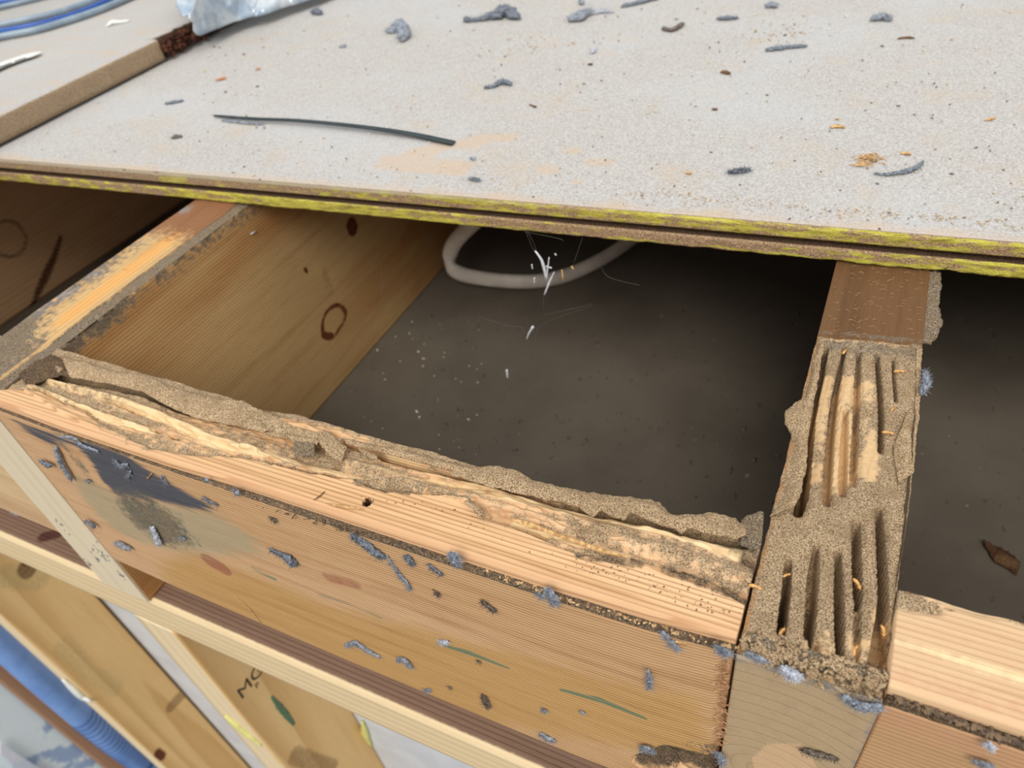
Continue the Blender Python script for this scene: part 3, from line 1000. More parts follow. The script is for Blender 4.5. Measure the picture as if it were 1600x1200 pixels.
# the lower face stands a little proud of the upper arris
bul = np.interp(V0[..., 0], [-0.40, -0.34, -0.2, -0.07, -0.03, 0.0], [-0.001, -0.0024, -0.0030, -0.0026, -0.0018, 0.0])
V[..., 1] += bul * ss(0.012, 0.006, V0[..., 1])
narrow = ss(-0.20, -0.27, V0[..., 0]) * 0.0019
V[..., 1] -= np.where(((side >= 2) & (side <= 5))[None, :] & (V0[..., 1] > 0.0031), narrow, 0)
# attributes
Z0 = V0[..., 2]


def msk(pts, w_, lo=1.2, hi=0.4, y=None, z=None):
    d, _ = seg(V0, PL(pts, y=y, z=z), w_)
    return ss(lo, hi, d)


A = {}
A['mud'] = np.where(top, eat * (0.54 + 1.0 * fbm(V0, 75, 4, 77, (0.25, 1, 1))), 0)
A['pale'] = np.zeros(V.shape[:2])
for pts, w_, s_ in (([(600, 705), (720, 742), (850, 785), (950, 808), (1050, 832), (1160, 866)], 0.0034, 0.95), ([(80, 592), (180, 622), (260, 650), (340, 690), (420, 705)], 0.0035, 1), ([(45, 600), (160, 648), (240, 672)], 0.002, 1),
                    ([(400, 700), (500, 728), (560, 745)], 0.002, 0.7), ([(800, 812), (870, 835), (980, 868)], 0.002, 1), ([(560, 722), (700, 752), (820, 785)], 0.002, 0.7)):
    k_ = msk(pts, w_, z=0) * s_
    A['pale'] = np.maximum(A['pale'], np.where(top, k_, 0))
A['mud'] = np.clip(A['mud'] - 0.55 * A['pale'] + np.where(top, 0.45 * ss(0.0045, 0.001, NY1 - V0[..., 1]) + 0.3 * msk([(560, 750), (636, 766)], 0.003, z=0), 0), 0, 1)
A['mud'] = np.clip(A['mud'] + np.where(top, 0.7 * np.exp(-((V0[..., 1] - yb) / 0.0022) ** 2) * (0.4 + fbm(V0, 60, 3, 71)), 0), 0, 1)
A['mud'] = np.where(bsel, 0.8, A['mud'])
A['pink'] = np.where(((side >= 2) & (side <= 4))[None, :], 0.95, 0) + np.where(top, ss(0.0085, 0.0055, V0[..., 1]) * 0.7, 0)
A['dust'] = np.where(((side == 4) | (side == 5))[None, :], 0.75 + 0.2 * ss(-0.25, -0.1, V0[..., 0]), 0)
A['dust'] = A['dust'] + np.where(top, 0.62 * (msk([(905, 868), (960, 876), (1000, 884)], 0.0022, z=0) + msk([(1040, 890), (1110, 915), (1165, 935)], 0.003, z=0) + 0.9 * msk([(560, 756), (640, 770)], 0.002, z=0) + msk([(1150, 850), (1185, 880)], 0.006, z=0)), 0)
A['dust'] += np.where(FN, np.clip(hol / 0.004, 0, 1) * 0.9 + rgt * 0.4, 0)
A['hole'] = np.where(top, hole_shade, 0) + np.where(FN, np.clip(np.maximum(slit, slit2) / 0.004, 0, 1), 0)  # shade painted dark into the nail hole and the face slits


def fpoly(poly):
    w_ = [tuple(P(a, b, y=0)[[0, 2]]) for a, b in poly]
    return inpoly(V0[..., 0], V0[..., 2], w_).astype(float)


def soft(mask, it=6):
    m_ = mask.copy()
    for _ in range(it):
        m_ = (m_ + np.roll(m_, 2, 0) + np.roll(m_, -2, 0) + np.roll(m_, 1, 1) + np.roll(m_, -1, 1)) / 5
    return m_


mold = soft(fpoly([(12, 648), (60, 665), (120, 680), (190, 698), (250, 735), (300, 765), (352, 792), (300, 788), (250, 777), (190, 768), (165, 748), (150, 715), (125, 692), (80, 688), (40, 668)]), 26)
A['mold'] = np.where(FN, np.clip(mold * 1.0, 0, 1), 0)
m2 = soft(fpoly([(185, 760), (230, 765), (270, 790), (305, 825), (310, 845), (260, 850), (225, 825), (190, 790)]), 110)
A['mold2'] = np.where(FN, m2 * 0.85, 0) + np.where(FN, 0.5 * msk([(110, 695), (130, 720), (140, 735)], 0.006, y=0), 0)
A['greyw'] = np.where(FN, soft(fpoly([(110, 730), (190, 770), (260, 780), (350, 795), (430, 850), (330, 860), (220, 845), (150, 800)]), 150), 0)
A['knot'] = np.where(FN, msk([(335, 872), (350, 880)], 0.008, 1.1, 0.7, y=0), 0) + np.where(FN, 0.6 * msk([(520, 895), (560, 905)], 0.006, 1.2, 0.3, y=0), 0)
A['green'] = np.where(FN, np.clip(msk([(690, 998), (740, 1013), (798, 1035)], [0.0016, 0.0032, 0.0012], y=0) + msk([(880, 1070), (940, 1086), (1010, 1116)], [0.0014, 0.0024, 0.0036, 0.0014], y=0) + 0.7 * msk([(505, 922), (560, 938), (598, 957)], 0.0026, y=0) + 0.7 * msk([(402, 882), (432, 896)], 0.003, y=0), 0, 1) * 0.8, 0)
A['golden'] = np.where(FN, 0.08 + 0.75 * soft(fpoly([(300, 850), (500, 930), (800, 1010), (1100, 1080), (1130, 1200), (700, 1100), (400, 980), (240, 890)]), 120), 0)
nog = link_sweep('noggin', V, M['noggin'], (-0.2, 0.023, -HN), A, flip=True)
tag(nog, 'long noggin between the joists, hollowed along its top and blue-stained at the left', 'noggin')

# overhanging mud along its back edge
crust('mud_crust', [(700, 727), (745, 722), (775, 720), (805, 729), (830, 744), (880, 758), (940, 768), (990, 772), (1030, 778), (1048, 796), (1090, 797), (1120, 794), (1150, 806), (1166, 818)],
      [(705, 739), (760, 757), (800, 768), (860, 782), (905, 792), (915, 803), (928, 808), (940, 799), (960, 812), (975, 814), (985, 803), (1010, 812), (1050, 824), (1065, 833), (1075, 824), (1100, 832), (1150, 842), (1166, 836)],
      0.0026, 0.0018, 0.0007, nog, M['mud'], z=0.0035, zA=[0.0, 0.001, 0.002, 0.0015, 0.001, 0.001], zB=[0.002, 0.0035, 0.0045, 0.0045, 0.004, 0.003], m=26, seed=3, label='thick overhanging mud crust with a torn edge')
crust('mud_crust', [(88, 553), (130, 562), (180, 578), (225, 583), (262, 600), (300, 612), (345, 622), (378, 622), (410, 640)],
      [(84, 579), (120, 587), (165, 595), (220, 608), (255, 628), (300, 647), (345, 657), (392, 664)], 0.0022, 0.0016, 0.0005, nog, M['mud'], z=0.0026, zA=[0.0, 0.001, 0.001, 0.0015, 0.0006], zB=[0.0002, 0.0008, 0.0010, 0.0004, 0.0002], m=24, seed=103, rough=0.0007)
crust('wood_lip', [(538, 682), (600, 694), (660, 708), (700, 719), (752, 728)], [(540, 692), (600, 706), (660, 722), (710, 736), (758, 752)], 0.0020, 0.0016, 0.0002, nog, M['mud'], z=0.0015,
      zA=[0.0, 0.0], zB=[0.0008, 0.0012, 0.0014], m=20, seed=107, rough=0.0003, label='smooth sandy rim over a black slit')
crust('mud_crust', [(405, 640), (450, 657), (500, 674), (536, 686)], [(378, 664), (420, 680), (480, 690), (530, 700)], 0.002, 0.0014, 0.0012, nog, M['mud'], z=0.001, m=20, seed=5)
for k_, (c, d) in enumerate((([(384, 655), (400, 656), (425, 672)], [(380, 668), (398, 673), (412, 676)]), ([(458, 690), (475, 685), (492, 690)], [(462, 715), (478, 712), (492, 716)]),
                             ([(505, 670), (520, 680), (542, 700)], [(498, 692), (515, 712), (533, 722)]), ([(440, 676), (470, 682), (500, 690)], [(455, 688), (470, 692), (495, 697)]), ([(560, 700), (575, 706), (590, 712)], [(562, 706), (576, 714), (590, 717)]),
                             ([(735, 784), (750, 792), (758, 806)], [(722, 784), (738, 796), (748, 808)]))):
    crust('mud_flake', c, d, 0.0008, 0.0012, 0.0011, nog, M['grey_mud'] if k_ == 1 else M['mud'], z=0.0028, m=12, n=26, seed=50 + k_, rough=0.0008)
crust('pale_splinter', [(797, 808), (830, 815), (870, 832), (930, 852), (985, 872)], [(800, 814), (830, 824), (870, 838), (925, 858), (985, 874)], 0.0009, 0.0008, 0.0003, nog, M['chip'], z=0.0006, m=8, seed=81, rough=0.0001)
crust('wood_splinter', [(508, 786), (525, 788), (545, 790)], [(520, 790), (540, 794), (570, 796)], 0.0005, 0.0003, 0.0002, nog, M['chip'], z=0.0007, m=6, seed=82, rough=0.0001)
crust('mud_crust', [(28, 585), (40, 575), (60, 562), (85, 555), (98, 562)], [(40, 600), (56, 600), (75, 592), (95, 585), (108, 590)], 0.002, 0.0016, 0.0012, nog, M['dark_mud'], z=0.0005, m=14, seed=83, label='dark mud packed in the corner by the left joist')
# crumbs at the right hand corner
crust('mud_crust', [(1158, 812), (1170, 803), (1184, 800), (1194, 802)], [(1156, 850), (1172, 856), (1184, 856), (1190, 850)], 0.0035, 0.0008, 0.0010, nog, M['grey_mud'], z=0.0, m=16, seed=84, rough=0.0014, label='grey crumbly mud at the joint with the right joist')

# =================================================================== RIGHT NOGGIN
RX0, RX1 = W + 0.0006, 0.4494
xs = np.concatenate([np.arange(RX0, 0.12, 0.0007), np.linspace(0.13, RX1, 8)])
NYR = 0.0412
sc_ = [(NYR, -HN), (NYR, 0), (0.0062, 0), (0.0042, -0.0012), (0.0034, -0.0042), (0.0005, -0.0048), (0.0, -0.0056), (0.0, -HN)]
sec, side = section(sc_, [16, 60, 5, 6, 6, 2, 70, 3])
V = sweep('X', xs, sec)
V0 = V.copy()
top = ((side == 1)[None, :] | (np.arange(len(sec)) == 76)[None, :]) & np.ones(V.shape[:2], bool)
chipm = ss(1.2, 0.5, seg(V0, PL([(1398, 930), (1425, 940), (1460, 950)], z=0), [0.006, 0.005, 0.003])[0])
bkd = ss(0.0035, 0.0, NYR - V0[..., 1])
h = -chipm * 0.0009 * (1 + fbm(V0, 250, 3, 5)) - bkd * 0.0018 * (0.6 + fbm(V0, 90, 3, 7, (1, 0.3, 1)))
a, r = stroke(V0, None, [(1482, 950), (1485, 951)], [0.0009, 0.0007], [0.005])
h -= a
V[..., 2] += np.where(top, h, 0)
A = {}
A['mud'] = np.where(top, chipm * 0.8 + bkd * 0.35, 0)
A['pale'] = np.where(top, ss(0.55, 0.75, fbm(V0, 95, 2, 15, (0.05, 1, 1)) * 0.5 + 0.62) * 0.9 * ss(0.014, 0.024, V0[..., 1]), 0)
A['golden'] = np.where((side == 6)[None, :], 0.8, 0) * np.ones(V.shape[:2])
A['pink'] = np.where((side == 6)[None, :], 0.9 * ss(-0.03, -0.008, V0[..., 2]), 0) + np.where(top, 0.5 * ss(0.02, 0.008, V0[..., 1]), 0)
A['dust'] = np.where(((side == 4) | (side == 5))[None, :], 0.95, 0) * np.ones(V.shape[:2])
rn = link_sweep('noggin', V, M['noggin_right'], (0.19, 0.02, -HN), A, flip=True)
tag(rn, 'clean pale noggin at the lower right, beyond the end of the eaten joist', 'noggin')

# =================================================================== LEFT JOIST
LW = 0.0480
ys = np.concatenate([np.arange(0.0, 0.262, 0.0007), np.arange(0.262, 0.62, 0.003), np.linspace(0.63, 1.1, 6)])
sec, side = section([(XL - LW, -H), (XL - LW, 0), (XL, 0), (XL, -H)], [16, 90, 120, 2])
V = sweep('Y', ys, sec)
V0 = V.copy()
top = ((side == 1)[None, :] | (np.arange(len(sec)) == 106)[None, :]) & np.ones(V.shape[:2], bool)
right = ((side == 2)[None, :]) & np.ones(V.shape[:2], bool)
xr = XL - V0[..., 0]
frt = ss(0.075, 0.035, V0[..., 1])
h = fbm(V0, 80, 3, 3, (1, 0.3, 1)) * 0.0003 - frt * (0.0010 + 0.0012 * fbm(V0, 300, 3, 4, (1, 0.12, 1)))
step = ss(0.0105, 0.0092, xr + fbm(V0, 45, 2, 6, (0, 1, 0)) * 0.0022) * ss(0.03, 0.06, V0[..., 1])
h -= step * (0.0014 + 0.0006 * np.abs(fbm(V0, 200, 3, 8)))
a, r = stroke(V0, None, [(196, 420), (201, 421)], [0.0014, 0.001], [0.002])
h -= a
V[..., 2] += np.where(top, h, 0)
eg = (V0[..., 2] > -0.008) & right
V[..., 0] += np.where(eg, fbm(V0, 140, 3, 9) * 0.0011 * ss(-0.008, -0.002, V0[..., 2]), 0)
le = (side == 0)[None, :] & (V0[..., 2] > -0.006)
V[..., 0] += np.where(le, fbm(V0, 90, 3, 10) * 0.0016, 0)
A = {}
orange = np.clip(1.3 - 1.6 * np.abs(xr - 0.021 - (V0[..., 1] - 0.1) * 0.03) / 0.012, 0, 1) * ss(0.05, 0.075, V0[..., 1]) * ss(0.20, 0.15, V0[..., 1])
A['orange'] = np.where(top, orange, 0)
A['brown'] = np.where(top, ss(0.14, 0.19, V0[..., 1]) * 0.9, 0)
side_mud = ss(-0.020, -0.002, V0[..., 2]) * (0.55 + 0.5 * ss(0.16, 0.06, V0[..., 1])) * (0.8 + 0.7 * fbm(V0, 45, 3, 11, (0, 1, 0)))
A['mud'] = np.where(top, np.clip(step * 0.9 + frt * 0.85 + 0.62 * ss(0.018, 0.045, xr) * ss(0.2, 0.12, V0[..., 1]) - 0.2 * orange, 0, 1), np.where(right, side_mud, 0))
A['mud'] = np.clip(A['mud'] - np.where(top, 0.5 * msk([(0, 590), (60, 545), (150, 470)], 0.0022, z=0) * 1.0, 0), 0, 1)
gk = 0.75 * ss(0.030, 0.044, xr) * (V0[..., 1] > 0.06)
A['grey'] = np.where(top, gk * (0.5 + fbm(V0, 70, 3, 12)) + 0.8 * msk([(100, 462), (118, 452)], 0.004, z=0), 0)
SX = dict(x=XL)


def msx(pts, w_, lo=1.2, hi=0.5):
    d, _ = seg(V0, PL(pts, x=XL), w_)
    return ss(lo, hi, d)


kc = P(522, 500, x=XL)
dk_ = np.sqrt(((V0[..., 1] - kc[1]) / 0.017) ** 2 + ((V0[..., 2] - kc[2]) / 0.013) ** 2)
A['knot'] = np.where(right, np.clip(1.0 * np.exp(-((dk_ - 1.0 + 0.25 * fbm(V0, 60, 2, 19)) / 0.16) ** 2) * (0.85 + 0.5 * fbm(V0, 90, 2, 18)) + 0.15 * (dk_ < 1) + msx([(549, 352), (551, 357)], 0.008, 1.1, 0.7) + 0.95 * msx([(505, 524), (518, 524)], 0.003) + 0.35 * msx([(508, 425), (515, 455)], 0.006, 1.3, 0.6) + msx([(477, 421), (479, 424)], 0.0022), 0, 1), 0)
lj = link_sweep('floor_joist', V, M['left_joist'], (XL - LW / 2, 0, -H), A)
tag(lj, 'left joist with orange top, mud along its edge and a ringed knot on its side', 'joist')
le_ = box('end_face', XL - LW + 0.0002, XL - 0.0002, -0.0016, -0.0001, -H, -0.0035, wood('mouldy_end_grain', (238, 222, 192), (206, 188, 154), 'Z', (0.4, 0.1), 0.004, 0.002, 0.4,
          layers=[]), origin=tuple(lj.location), parent=lj, bev=0)
le_['label'] = 'pale yellowish end of the joist with dark mould flecks'
# mould flecks on it
vs = []
for (a, b, s) in ((153, 860, 0.004), (160, 868, 0.003), (150, 872, 0.002), (98, 822, 0.002), (160, 854, 0.002), (190, 900, 0.0015), (20, 680, 0.002), (140, 882, 0.0016)):
    c = P(a, b, y=-0.0018)
    for q in range(9):
        c2 = c + np.array([random.gauss(0, s), 0, random.gauss(0, s * 1.4)])
        if c2[0] > XL - 0.001 or c2[0] < XL - LW + 0.001:
            continue
        vs.append(tube_geo([c2 - [0.0005, 0, 0.0002], c2, c2 + [0.0005, 0, 0.0003]], [0.0002, random.uniform(0.0005, 0.0012), 0.0002], 6, flat=0.3, up=(0, -1, 0), noise=0.6, ns=1500, seed=q))
v, f = join(vs)
link('mould_spots', v, f, M['lint_dark'], tuple(lj.location), lj)['label'] = 'dark mould flecks'

added_joist = box('floor_joist', 0.4500, 0.495, 0.0, 1.1, -H, 0, M['noggin_right'], bev=0.002)  # out-of-view joist, added to keep light out of the right bay
tag(added_joist, 'unseen joist added to shade the right bay, at the far end of the right noggin', 'joist')
# far left joist
xf = -0.848
ys = np.linspace(-0.0, 1.1, 260)
sec, side = section([(xf - W, -H), (xf - W, 0), (xf, 0), (xf, -H)], [4, 6, 60, 2])
V = sweep('Y', ys, sec)
V0 = V
d1, _ = seg(V, PL([(95, 370), (85, 400), (72, 430), (60, 455), (50, 480)], x=xf), [0.004, 0.006, 0.008, 0.006, 0.004])
d2, _ = seg(V, PL([(12, 372), (14, 374)], x=xf), [0.024, 0.024])
kn = np.clip(ss(1.2, 0.4, d1) * 0.75 + 0.6 * np.exp(-((d2 - 0.8) / 0.14) ** 2), 0, 1)
fj = link_sweep('floor_joist', V, M['far_joist'], (xf, 0, -H), dict(knot=kn))
tag(fj, 'shaded brown joist at the far left behind the bay, with a dark branching stain', 'joist')
fn = box('noggin', xf + 0.001, XL - LW - 0.001, 0.0005, 0.046, -HN, -0.001, M['noggin_right'], bev=0.002)
tag(fn, 'short noggin at the picture edge, left of the left joist end', 'noggin')

# =================================================================== TOP PLATE AND STUDS
xs = np.linspace(-1.6, 0.34, 500)
sec, side = section([(0.0895, -H - 0.046), (0.0895, -H - 0.0006), (0.002, -H - 0.0006), (0.0, -H - 0.003), (0.0, -H - 0.044), (0.002, -H - 0.046)], [2, 30, 2, 12, 2, 2])
V = sweep('X', xs, sec)
tp = (side == 1)[None, :] & np.ones(V.shape[:2], bool)
V[..., 2] += np.where(tp, np.sin(V[..., 1] * 2 * np.pi / 0.0031) * 0.0003, 0)
kp = ss(1.3, 0.4, seg(V, PL([(68, 838), (80, 836), (92, 832)], z=-H), 0.006)[0])
pl = link_sweep('top_plate', V, M['plate'], (-0.4, 0.045, -H - 0.046), dict(brown=np.where(tp, 1.0, 0), knot=np.where(tp, kp, 0)), flip=True)  # brown on top is the shade beneath the noggin, put into the colour
tag(pl, 'wall top plate under the joist ends with ribbed top, its shade painted in brown, and pale front edge', 'timber plate')

ZB = -2.6
ZT = -H - 0.0465


def stud(name, x0, x1, mat, label, y1=0.0895, y0=0.0, marks=None):
    zs = np.concatenate([np.linspace(ZT, -1.3, 300), np.linspace(-1.35, ZB, 5)])[::-1]
    sec_, side_ = section([(x0, y1), (x0, y0), (x1, y0), (x1, y1)], [2, 5, 60, 2])
    n, m = len(zs), len(sec_)
    V = np.zeros((n, m, 3))
    V[..., 0], V[..., 1], V[..., 2] = sec_[None, :, 0], sec_[None, :, 1], zs[:, None]
    A = dict(pale=np.where((side_ == 1)[None, :], 1.0, 0) * np.ones((n, m)), knot=np.zeros((n, m)), green=np.zeros((n, m)), dark=np.zeros((n, m)))
    for kk, pts, w_, s_ in marks or []:
        d, _ = seg(V, PL(pts, x=x1), w_)
        A[kk] = np.maximum(A[kk], ss(1.2, 0.5, d) * s_ * ((side_ == 2)[None, :]))
    o = link_sweep(name, V, mat, ((x0 + x1) / 2, (y0 + y1) / 2, ZB), A)
    return tag(o, label, 'stud')


s1 = stud('wall_stud', -0.857, -0.812, M['stud_gold'], 'broad golden knotty stud at lower left below the plate', y1=0.086,
          marks=[('knot', [(40, 888), (44, 892)], 0.012, 1), ('knot', [(246, 1176), (254, 1182)], 0.008, 1), ('green', [(100, 1010), (140, 1050), (180, 1075)], [0.02, 0.014, 0.02], 0.5), ('dark', [(285, 1085), (268, 1103)], 0.012, 1),
                 ('green', [(10, 900), (60, 905)], 0.02, 0.6)])
s2 = stud('wall_stud', XL - W - 0.002, XL - 0.002, M['stud_gold'], 'orange-brown stud with a stamp and green crayon mark, under the left joist',
          marks=[('dark', [(460, 1180), (520, 1200)], 0.012, 0.7)])
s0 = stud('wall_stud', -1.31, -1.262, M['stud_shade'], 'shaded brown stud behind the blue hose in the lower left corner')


def mark(pts, w0, name, mat, parent, x):
    q = PL(pts, x=x)
    v, f = tube_geo(resample(q, 16), [w0 * 0.4, w0, w0, w0 * 0.5], 8, flat=0.08, up=(1, 0, 0), noise=0.3, ns=300)
    return link(name, v, f, mat, tuple(parent.location), parent)


mark([(424, 1088), (440, 1108), (460, 1132)], 0.0035, 'crayon_mark', M['crayon'], s2, XL - 0.0019)['label'] = 'green crayon stroke'


def text_part(s, size, loc, rot, mat, parent, name):
    cu = bpy.data.curves.new(name, 'FONT')
    cu.body = s
    cu.size = size
    cu.extrude = 0.0001
    cu.align_x = 'CENTER'
    cu.align_y = 'CENTER'
    t = bpy.data.objects.new(name, cu)
    COL.objects.link(t)
    dg = bpy.context.evaluated_depsgraph_get()
    me = bpy.data.meshes.new_from_object(t.evaluated_get(dg))
    bpy.data.objects.remove(t)
    me.materials.clear()
    me.materials.append(mat)
    o = bpy.data.objects.new(name, me)
    COL.objects.link(o)
    o.parent = parent
    o.location = Vector(loc) - parent.location
    o.rotation_euler = rot
    return o


# stamp reads along the length of the stud
c = P(392, 1064, x=XL - 0.0018)
M3 = Matrix(((0, 0, 1), (0, 1, 0), (-1, 0, 0)))  # overwritten below
uvec = P(408, 1046, x=XL - 0.002) - P(386, 1076, x=XL - 0.002)
uvec = Vector(uvec / np.linalg.norm(uvec))
nvec = Vector((1, 0, 0))
vvec = nvec.cross(uvec)
rm = Matrix((uvec, vvec, nvec)).transposed().to_euler()
text_part('MG', 0.021, c, rm, M['stamp'], s2, 'stamp')['label'] = 'black stamped letters'
c = P(402, 1071, x=XL - 0.0018)
text_part('P', 0.009, c, rm, M['stamp'], s2, 'stamp')
for i, pts in enumerate(([(352, 1118), (378, 1140), (410, 1166)], [(566, 1128), (572, 1150), (580, 1166)])):
    q = PL(pts, y=-0.001 if i == 0 else 0.088)
    if i == 0:
        q[:, 0] = np.clip(q[:, 0], XL - W - 0.006, XL - 0.01)
    v, f = tube_geo(smooth_path(q, 20), [0.002, 0.005, 0.0045, 0.001], 8, flat=0.6, up=(0, -1, 0), noise=0.3, ns=100)
    link('adhesive_bead', v, f, M['glue'], tuple(s2.location), s2)['label'] = 'pale yellow dried adhesive'

# =================================================================== LOWER LEFT: hose, frame, foil
hp = PL([(-60, 945), (0, 1005), (60, 1060), (120, 1113), (180, 1162), (222, 1192), (260, 1222)], x=-1.0)
hp = np.vstack([hp, hp[-1] + np.array([0, 0.0, -0.9])])
hz = smooth_path(hp, 140)
hose = tube('blue_hose', hz, 0.0185, M['conduit'], sides=20, up=(0, 1, 0))
tag(hose, 'thick shiny blue corrugated hose running down in the lower left corner', 'hose')
t_, s_, u_ = frames(hz, (0, 1, 0))
vs = []
for i in range(62, 112, 2):
    ang = np.linspace(0, 2 * np.pi, 15)
    ring_ = hz[i] + 0.0187 * (np.cos(ang)[:, None] * s_[i] + np.sin(ang)[:, None] * u_[i])
    vs.append(tube_geo(ring_, 0.0014, 5, up=tuple(t_[i])))
v, f = join(vs)
link('corrugation', v, f, M['hose_rib'], tuple(hose.location), hose)['label'] = 'darker ribbed lower stretch'
mark_c = P(45, 1078, y=0.0)


def slab(name, pts, thick, mat, parent=None, x=0.0, direction=(-1, 0, 0)):
    q = PL(pts, x=x)
    d = np.array(direction) * thick
    n = len(q)
    v = np.vstack([q, q + d])
    f = [list(range(n)), [i + n for i in range(n)][::-1]] + [[i, i + n, (i + 1) % n + n, (i + 1) % n] for i in range(n)]
    org = tuple(q.mean(0)) if parent is None else tuple(parent.location)
    return link(name, v, [x for x in f], mat, org, parent, smooth=False)


fo = slab('foil_sheet', [(-80, 1010), (-10, 1058), (40, 1100), (100, 1150), (170, 1208), (200, 1240), (60, 1300), (-80, 1300)], 0.004, M['foil'], x=-1.45)
tag(fo, 'pale blue reflective foil sheet with darker smudges at the bottom left corner', 'foil')
slab('frame_edge', [(-80, 985), (-10, 1036), (55, 1090), (130, 1145), (190, 1200), (215, 1240), (200, 1240), (170, 1207), (100, 1149), (40, 1099), (-10, 1057), (-80, 1009)], 0.008, M['dark_frame'], fo, x=-1.444)['label'] = 'dark slate-blue border'
slab('fold', [(0, 1160), (30, 1180), (70, 1205), (90, 1225), (50, 1225), (0, 1178)], 0.003, M['foil_fold'], fo, x=-1.44)['label'] = 'white fold'
cl = tube('cable_clip', smooth_path(PL([(98, 1062), (112, 1074), (128, 1088), (142, 1096)], y=-0.003), 14), [0.003, 0.008, 0.009, 0.003], M['paper'], sides=10, flat=0.5, up=(0, -1, 0), noise=0.2, ns=60)
tag(cl, 'small white plastic clip on the edge of the golden stud', 'clip')

# =================================================================== CABLE IN THE BAY
zc = -H + 0.006
cp = [P(760, 330, z=-0.10), P(716, 372, z=-0.13), P(703, 400, z=-0.150), P(712, 424, z=-0.165), P(760, 436, z=-0.180), P(830, 440, z=-0.188), P(885, 430, z=-0.190), P(940, 405, z=-0.186), P(985, 375, z=-0.178), P(1010, 350, z=-0.17)]
cp = smooth_path(np.array(cp), 90)
cb = tube('cable_loop', cp, 0.0058, M['cable_white'], sides=16, flat=1.35)
tag(cb, 'white flat electric cable lying in a loop at the back of the middle bay', 'cable')

# =================================================================== THINGS ON THE SHEETS
TP = T + 0.0006
UP = UZ + T + 0.0004


def lint(name, pts, rad, mat, label, cat='lint', plane='T', fuzz=40, flen=0.003, noise=0.5, group=None, flat=0.8, ns=700, lift=None, sides=12):
    pk = dict(T=dict(z=TP), F=dict(y=-0.0029), U=dict(z=UP), Q=dict(z=-H), E=dict(y=-0.0016), S=dict(z=-H), J=dict(z=0.0002), B=dict(y=0.205))[plane]
    up = {'T': (0, 0, 1), 'F': (0, -1, 0), 'U': (0, 0, 1), 'Q': (0, 0, 1), 'E': (0, -1, 0), 'S': (0, 0, 1), 'J': (0, 0, 1), 'B': (0, -1, 0)}[plane]
    q = PL(pts, **pk)
    if len(q) == 1:
        q = np.vstack([q - [0.0006, 0, 0], q + [0.0006, 0, 0]])
    rad = np.atleast_1d(rad) * 0.001
    path = smooth_path(q, max(8, 6 * len(q)))
    rr = np.interp(np.linspace(0, 1, len(path)), np.linspace(0, 1, len(rad)), rad)
    rr[0] *= 0.3
    rr[-1] *= 0.3
    path = path + np.array(up) * (rr * flat * (0.75 if lift is None else lift))[:, None]
    sd = random.randint(0, 999)
    if fuzz > 20:
        rr = rr * 0.78
        noise = max(noise, 0.9)
        fuzz = int(fuzz * 2.6)
    geo = [tube_geo(path, rr, sides if fuzz < 21 else 16, flat=flat, up=up, noise=noise, ns=ns, seed=sd)]
    upv = np.array(up, float)
    if fuzz > 20 and rad.max() > 0.0016:
        for i in range(int(14 + len(path) * 0.8)):
            k_ = random.randrange(0, len(path))
            d = np.array([random.gauss(0, 1) for _ in range(3)])
            d /= np.linalg.norm(d)
            if d @ upv < 0:
                d = d - 2 * (d @ upv) * upv * 0.7
            c_ = path[k_] + d * rr[k_] * 0.8
            r_ = max(rr[k_], rad.max() * 0.35) * random.uniform(0.25, 0.5)
            e_ = np.array([random.gauss(0, 1) for _ in range(3)])
            e_ /= np.linalg.norm(e_)
            geo.append(tube_geo([c_ - e_ * r_, c_ - e_ * r_ * 0.5, c_, c_ + e_ * r_ * 0.5, c_ + e_ * r_], [r_ * 0.3, r_ * 0.85, r_, r_ * 0.85, r_ * 0.3], 7, noise=0.8, ns=1500, seed=i))
    for i in range(fuzz):
        k_ = random.randrange(1, len(path) - 1)
        d = np.array([random.gauss(0, 1) for _ in range(3)])
        d /= np.linalg.norm(d)
        if d @ upv < 0:
            d = d - 2 * (d @ upv) * upv * 0.8
        p0 = path[k_] + d * rr[k_] * 0.7
        L_ = flen * random.uniform(0.3, 1)
        bend = np.array([random.gauss(0, 1) for _ in range(3)]) * 0.45
        p1 = p0 + d * L_ * 0.5
        p2 = p1 + (d + bend) * L_ * 0.5
        # keep the fibres off the surface
        base = q[0] @ upv
        for pz in (p1, p2):
            dd_ = pz @ upv - base
            if dd_ < 0.0001:
                pz += upv * (0.0001 - dd_)
        geo.append(tube_geo([p0, p1, p2], [0.00012, 0.0001, 0.00004], 3))
    v, f = join(geo)
    org = q.mean(0)
    o = link(name, v, f, mat, tuple(org))
    return tag(o, label, cat, group)


LD, LM, LP, LB = M['lint_dark'], M['lint'], M['lint_pale'], M['lint_brown']
GT = 'grey lint tufts scattered on the floor sheet'
GF = 'grey lint tufts clinging to the noggin face'
# on the floor sheet
lint('lint_tuft', [(604, 52), (615, 50), (628, 44), (632, 55), (630, 66)], [3, 4, 7, 6, 8, 6], LM, 'round three-lobed blue-grey lint tuft on the sheet, left of the long dark one', group=GT, fuzz=90, flen=0.005, ns=200)
lint('lint_tuft', [(726, 34), (738, 34), (755, 32), (775, 29), (795, 26), (812, 31)], [4, 2.5, 2.5, 5, 8, 8, 4], LD, 'longest dark lint roll near the top middle of the sheet', group=GT, fuzz=130, flen=0.005, ns=250)
lint('lint_tuft', [(888, 34), (905, 32), (918, 24), (925, 22)], [3, 6, 5, 3], LM, 'lint tuft trailing a white wisp, right of the long dark roll', group=GT, fuzz=90, flen=0.005, ns=250)
lint('lint_wisp', [(920, 24), (938, 20), (958, 20)], [1.5, 2.5, 1], LP, 'white wisp of fluff touching the lint right of the long dark roll', group=GT, fuzz=60, flen=0.006)
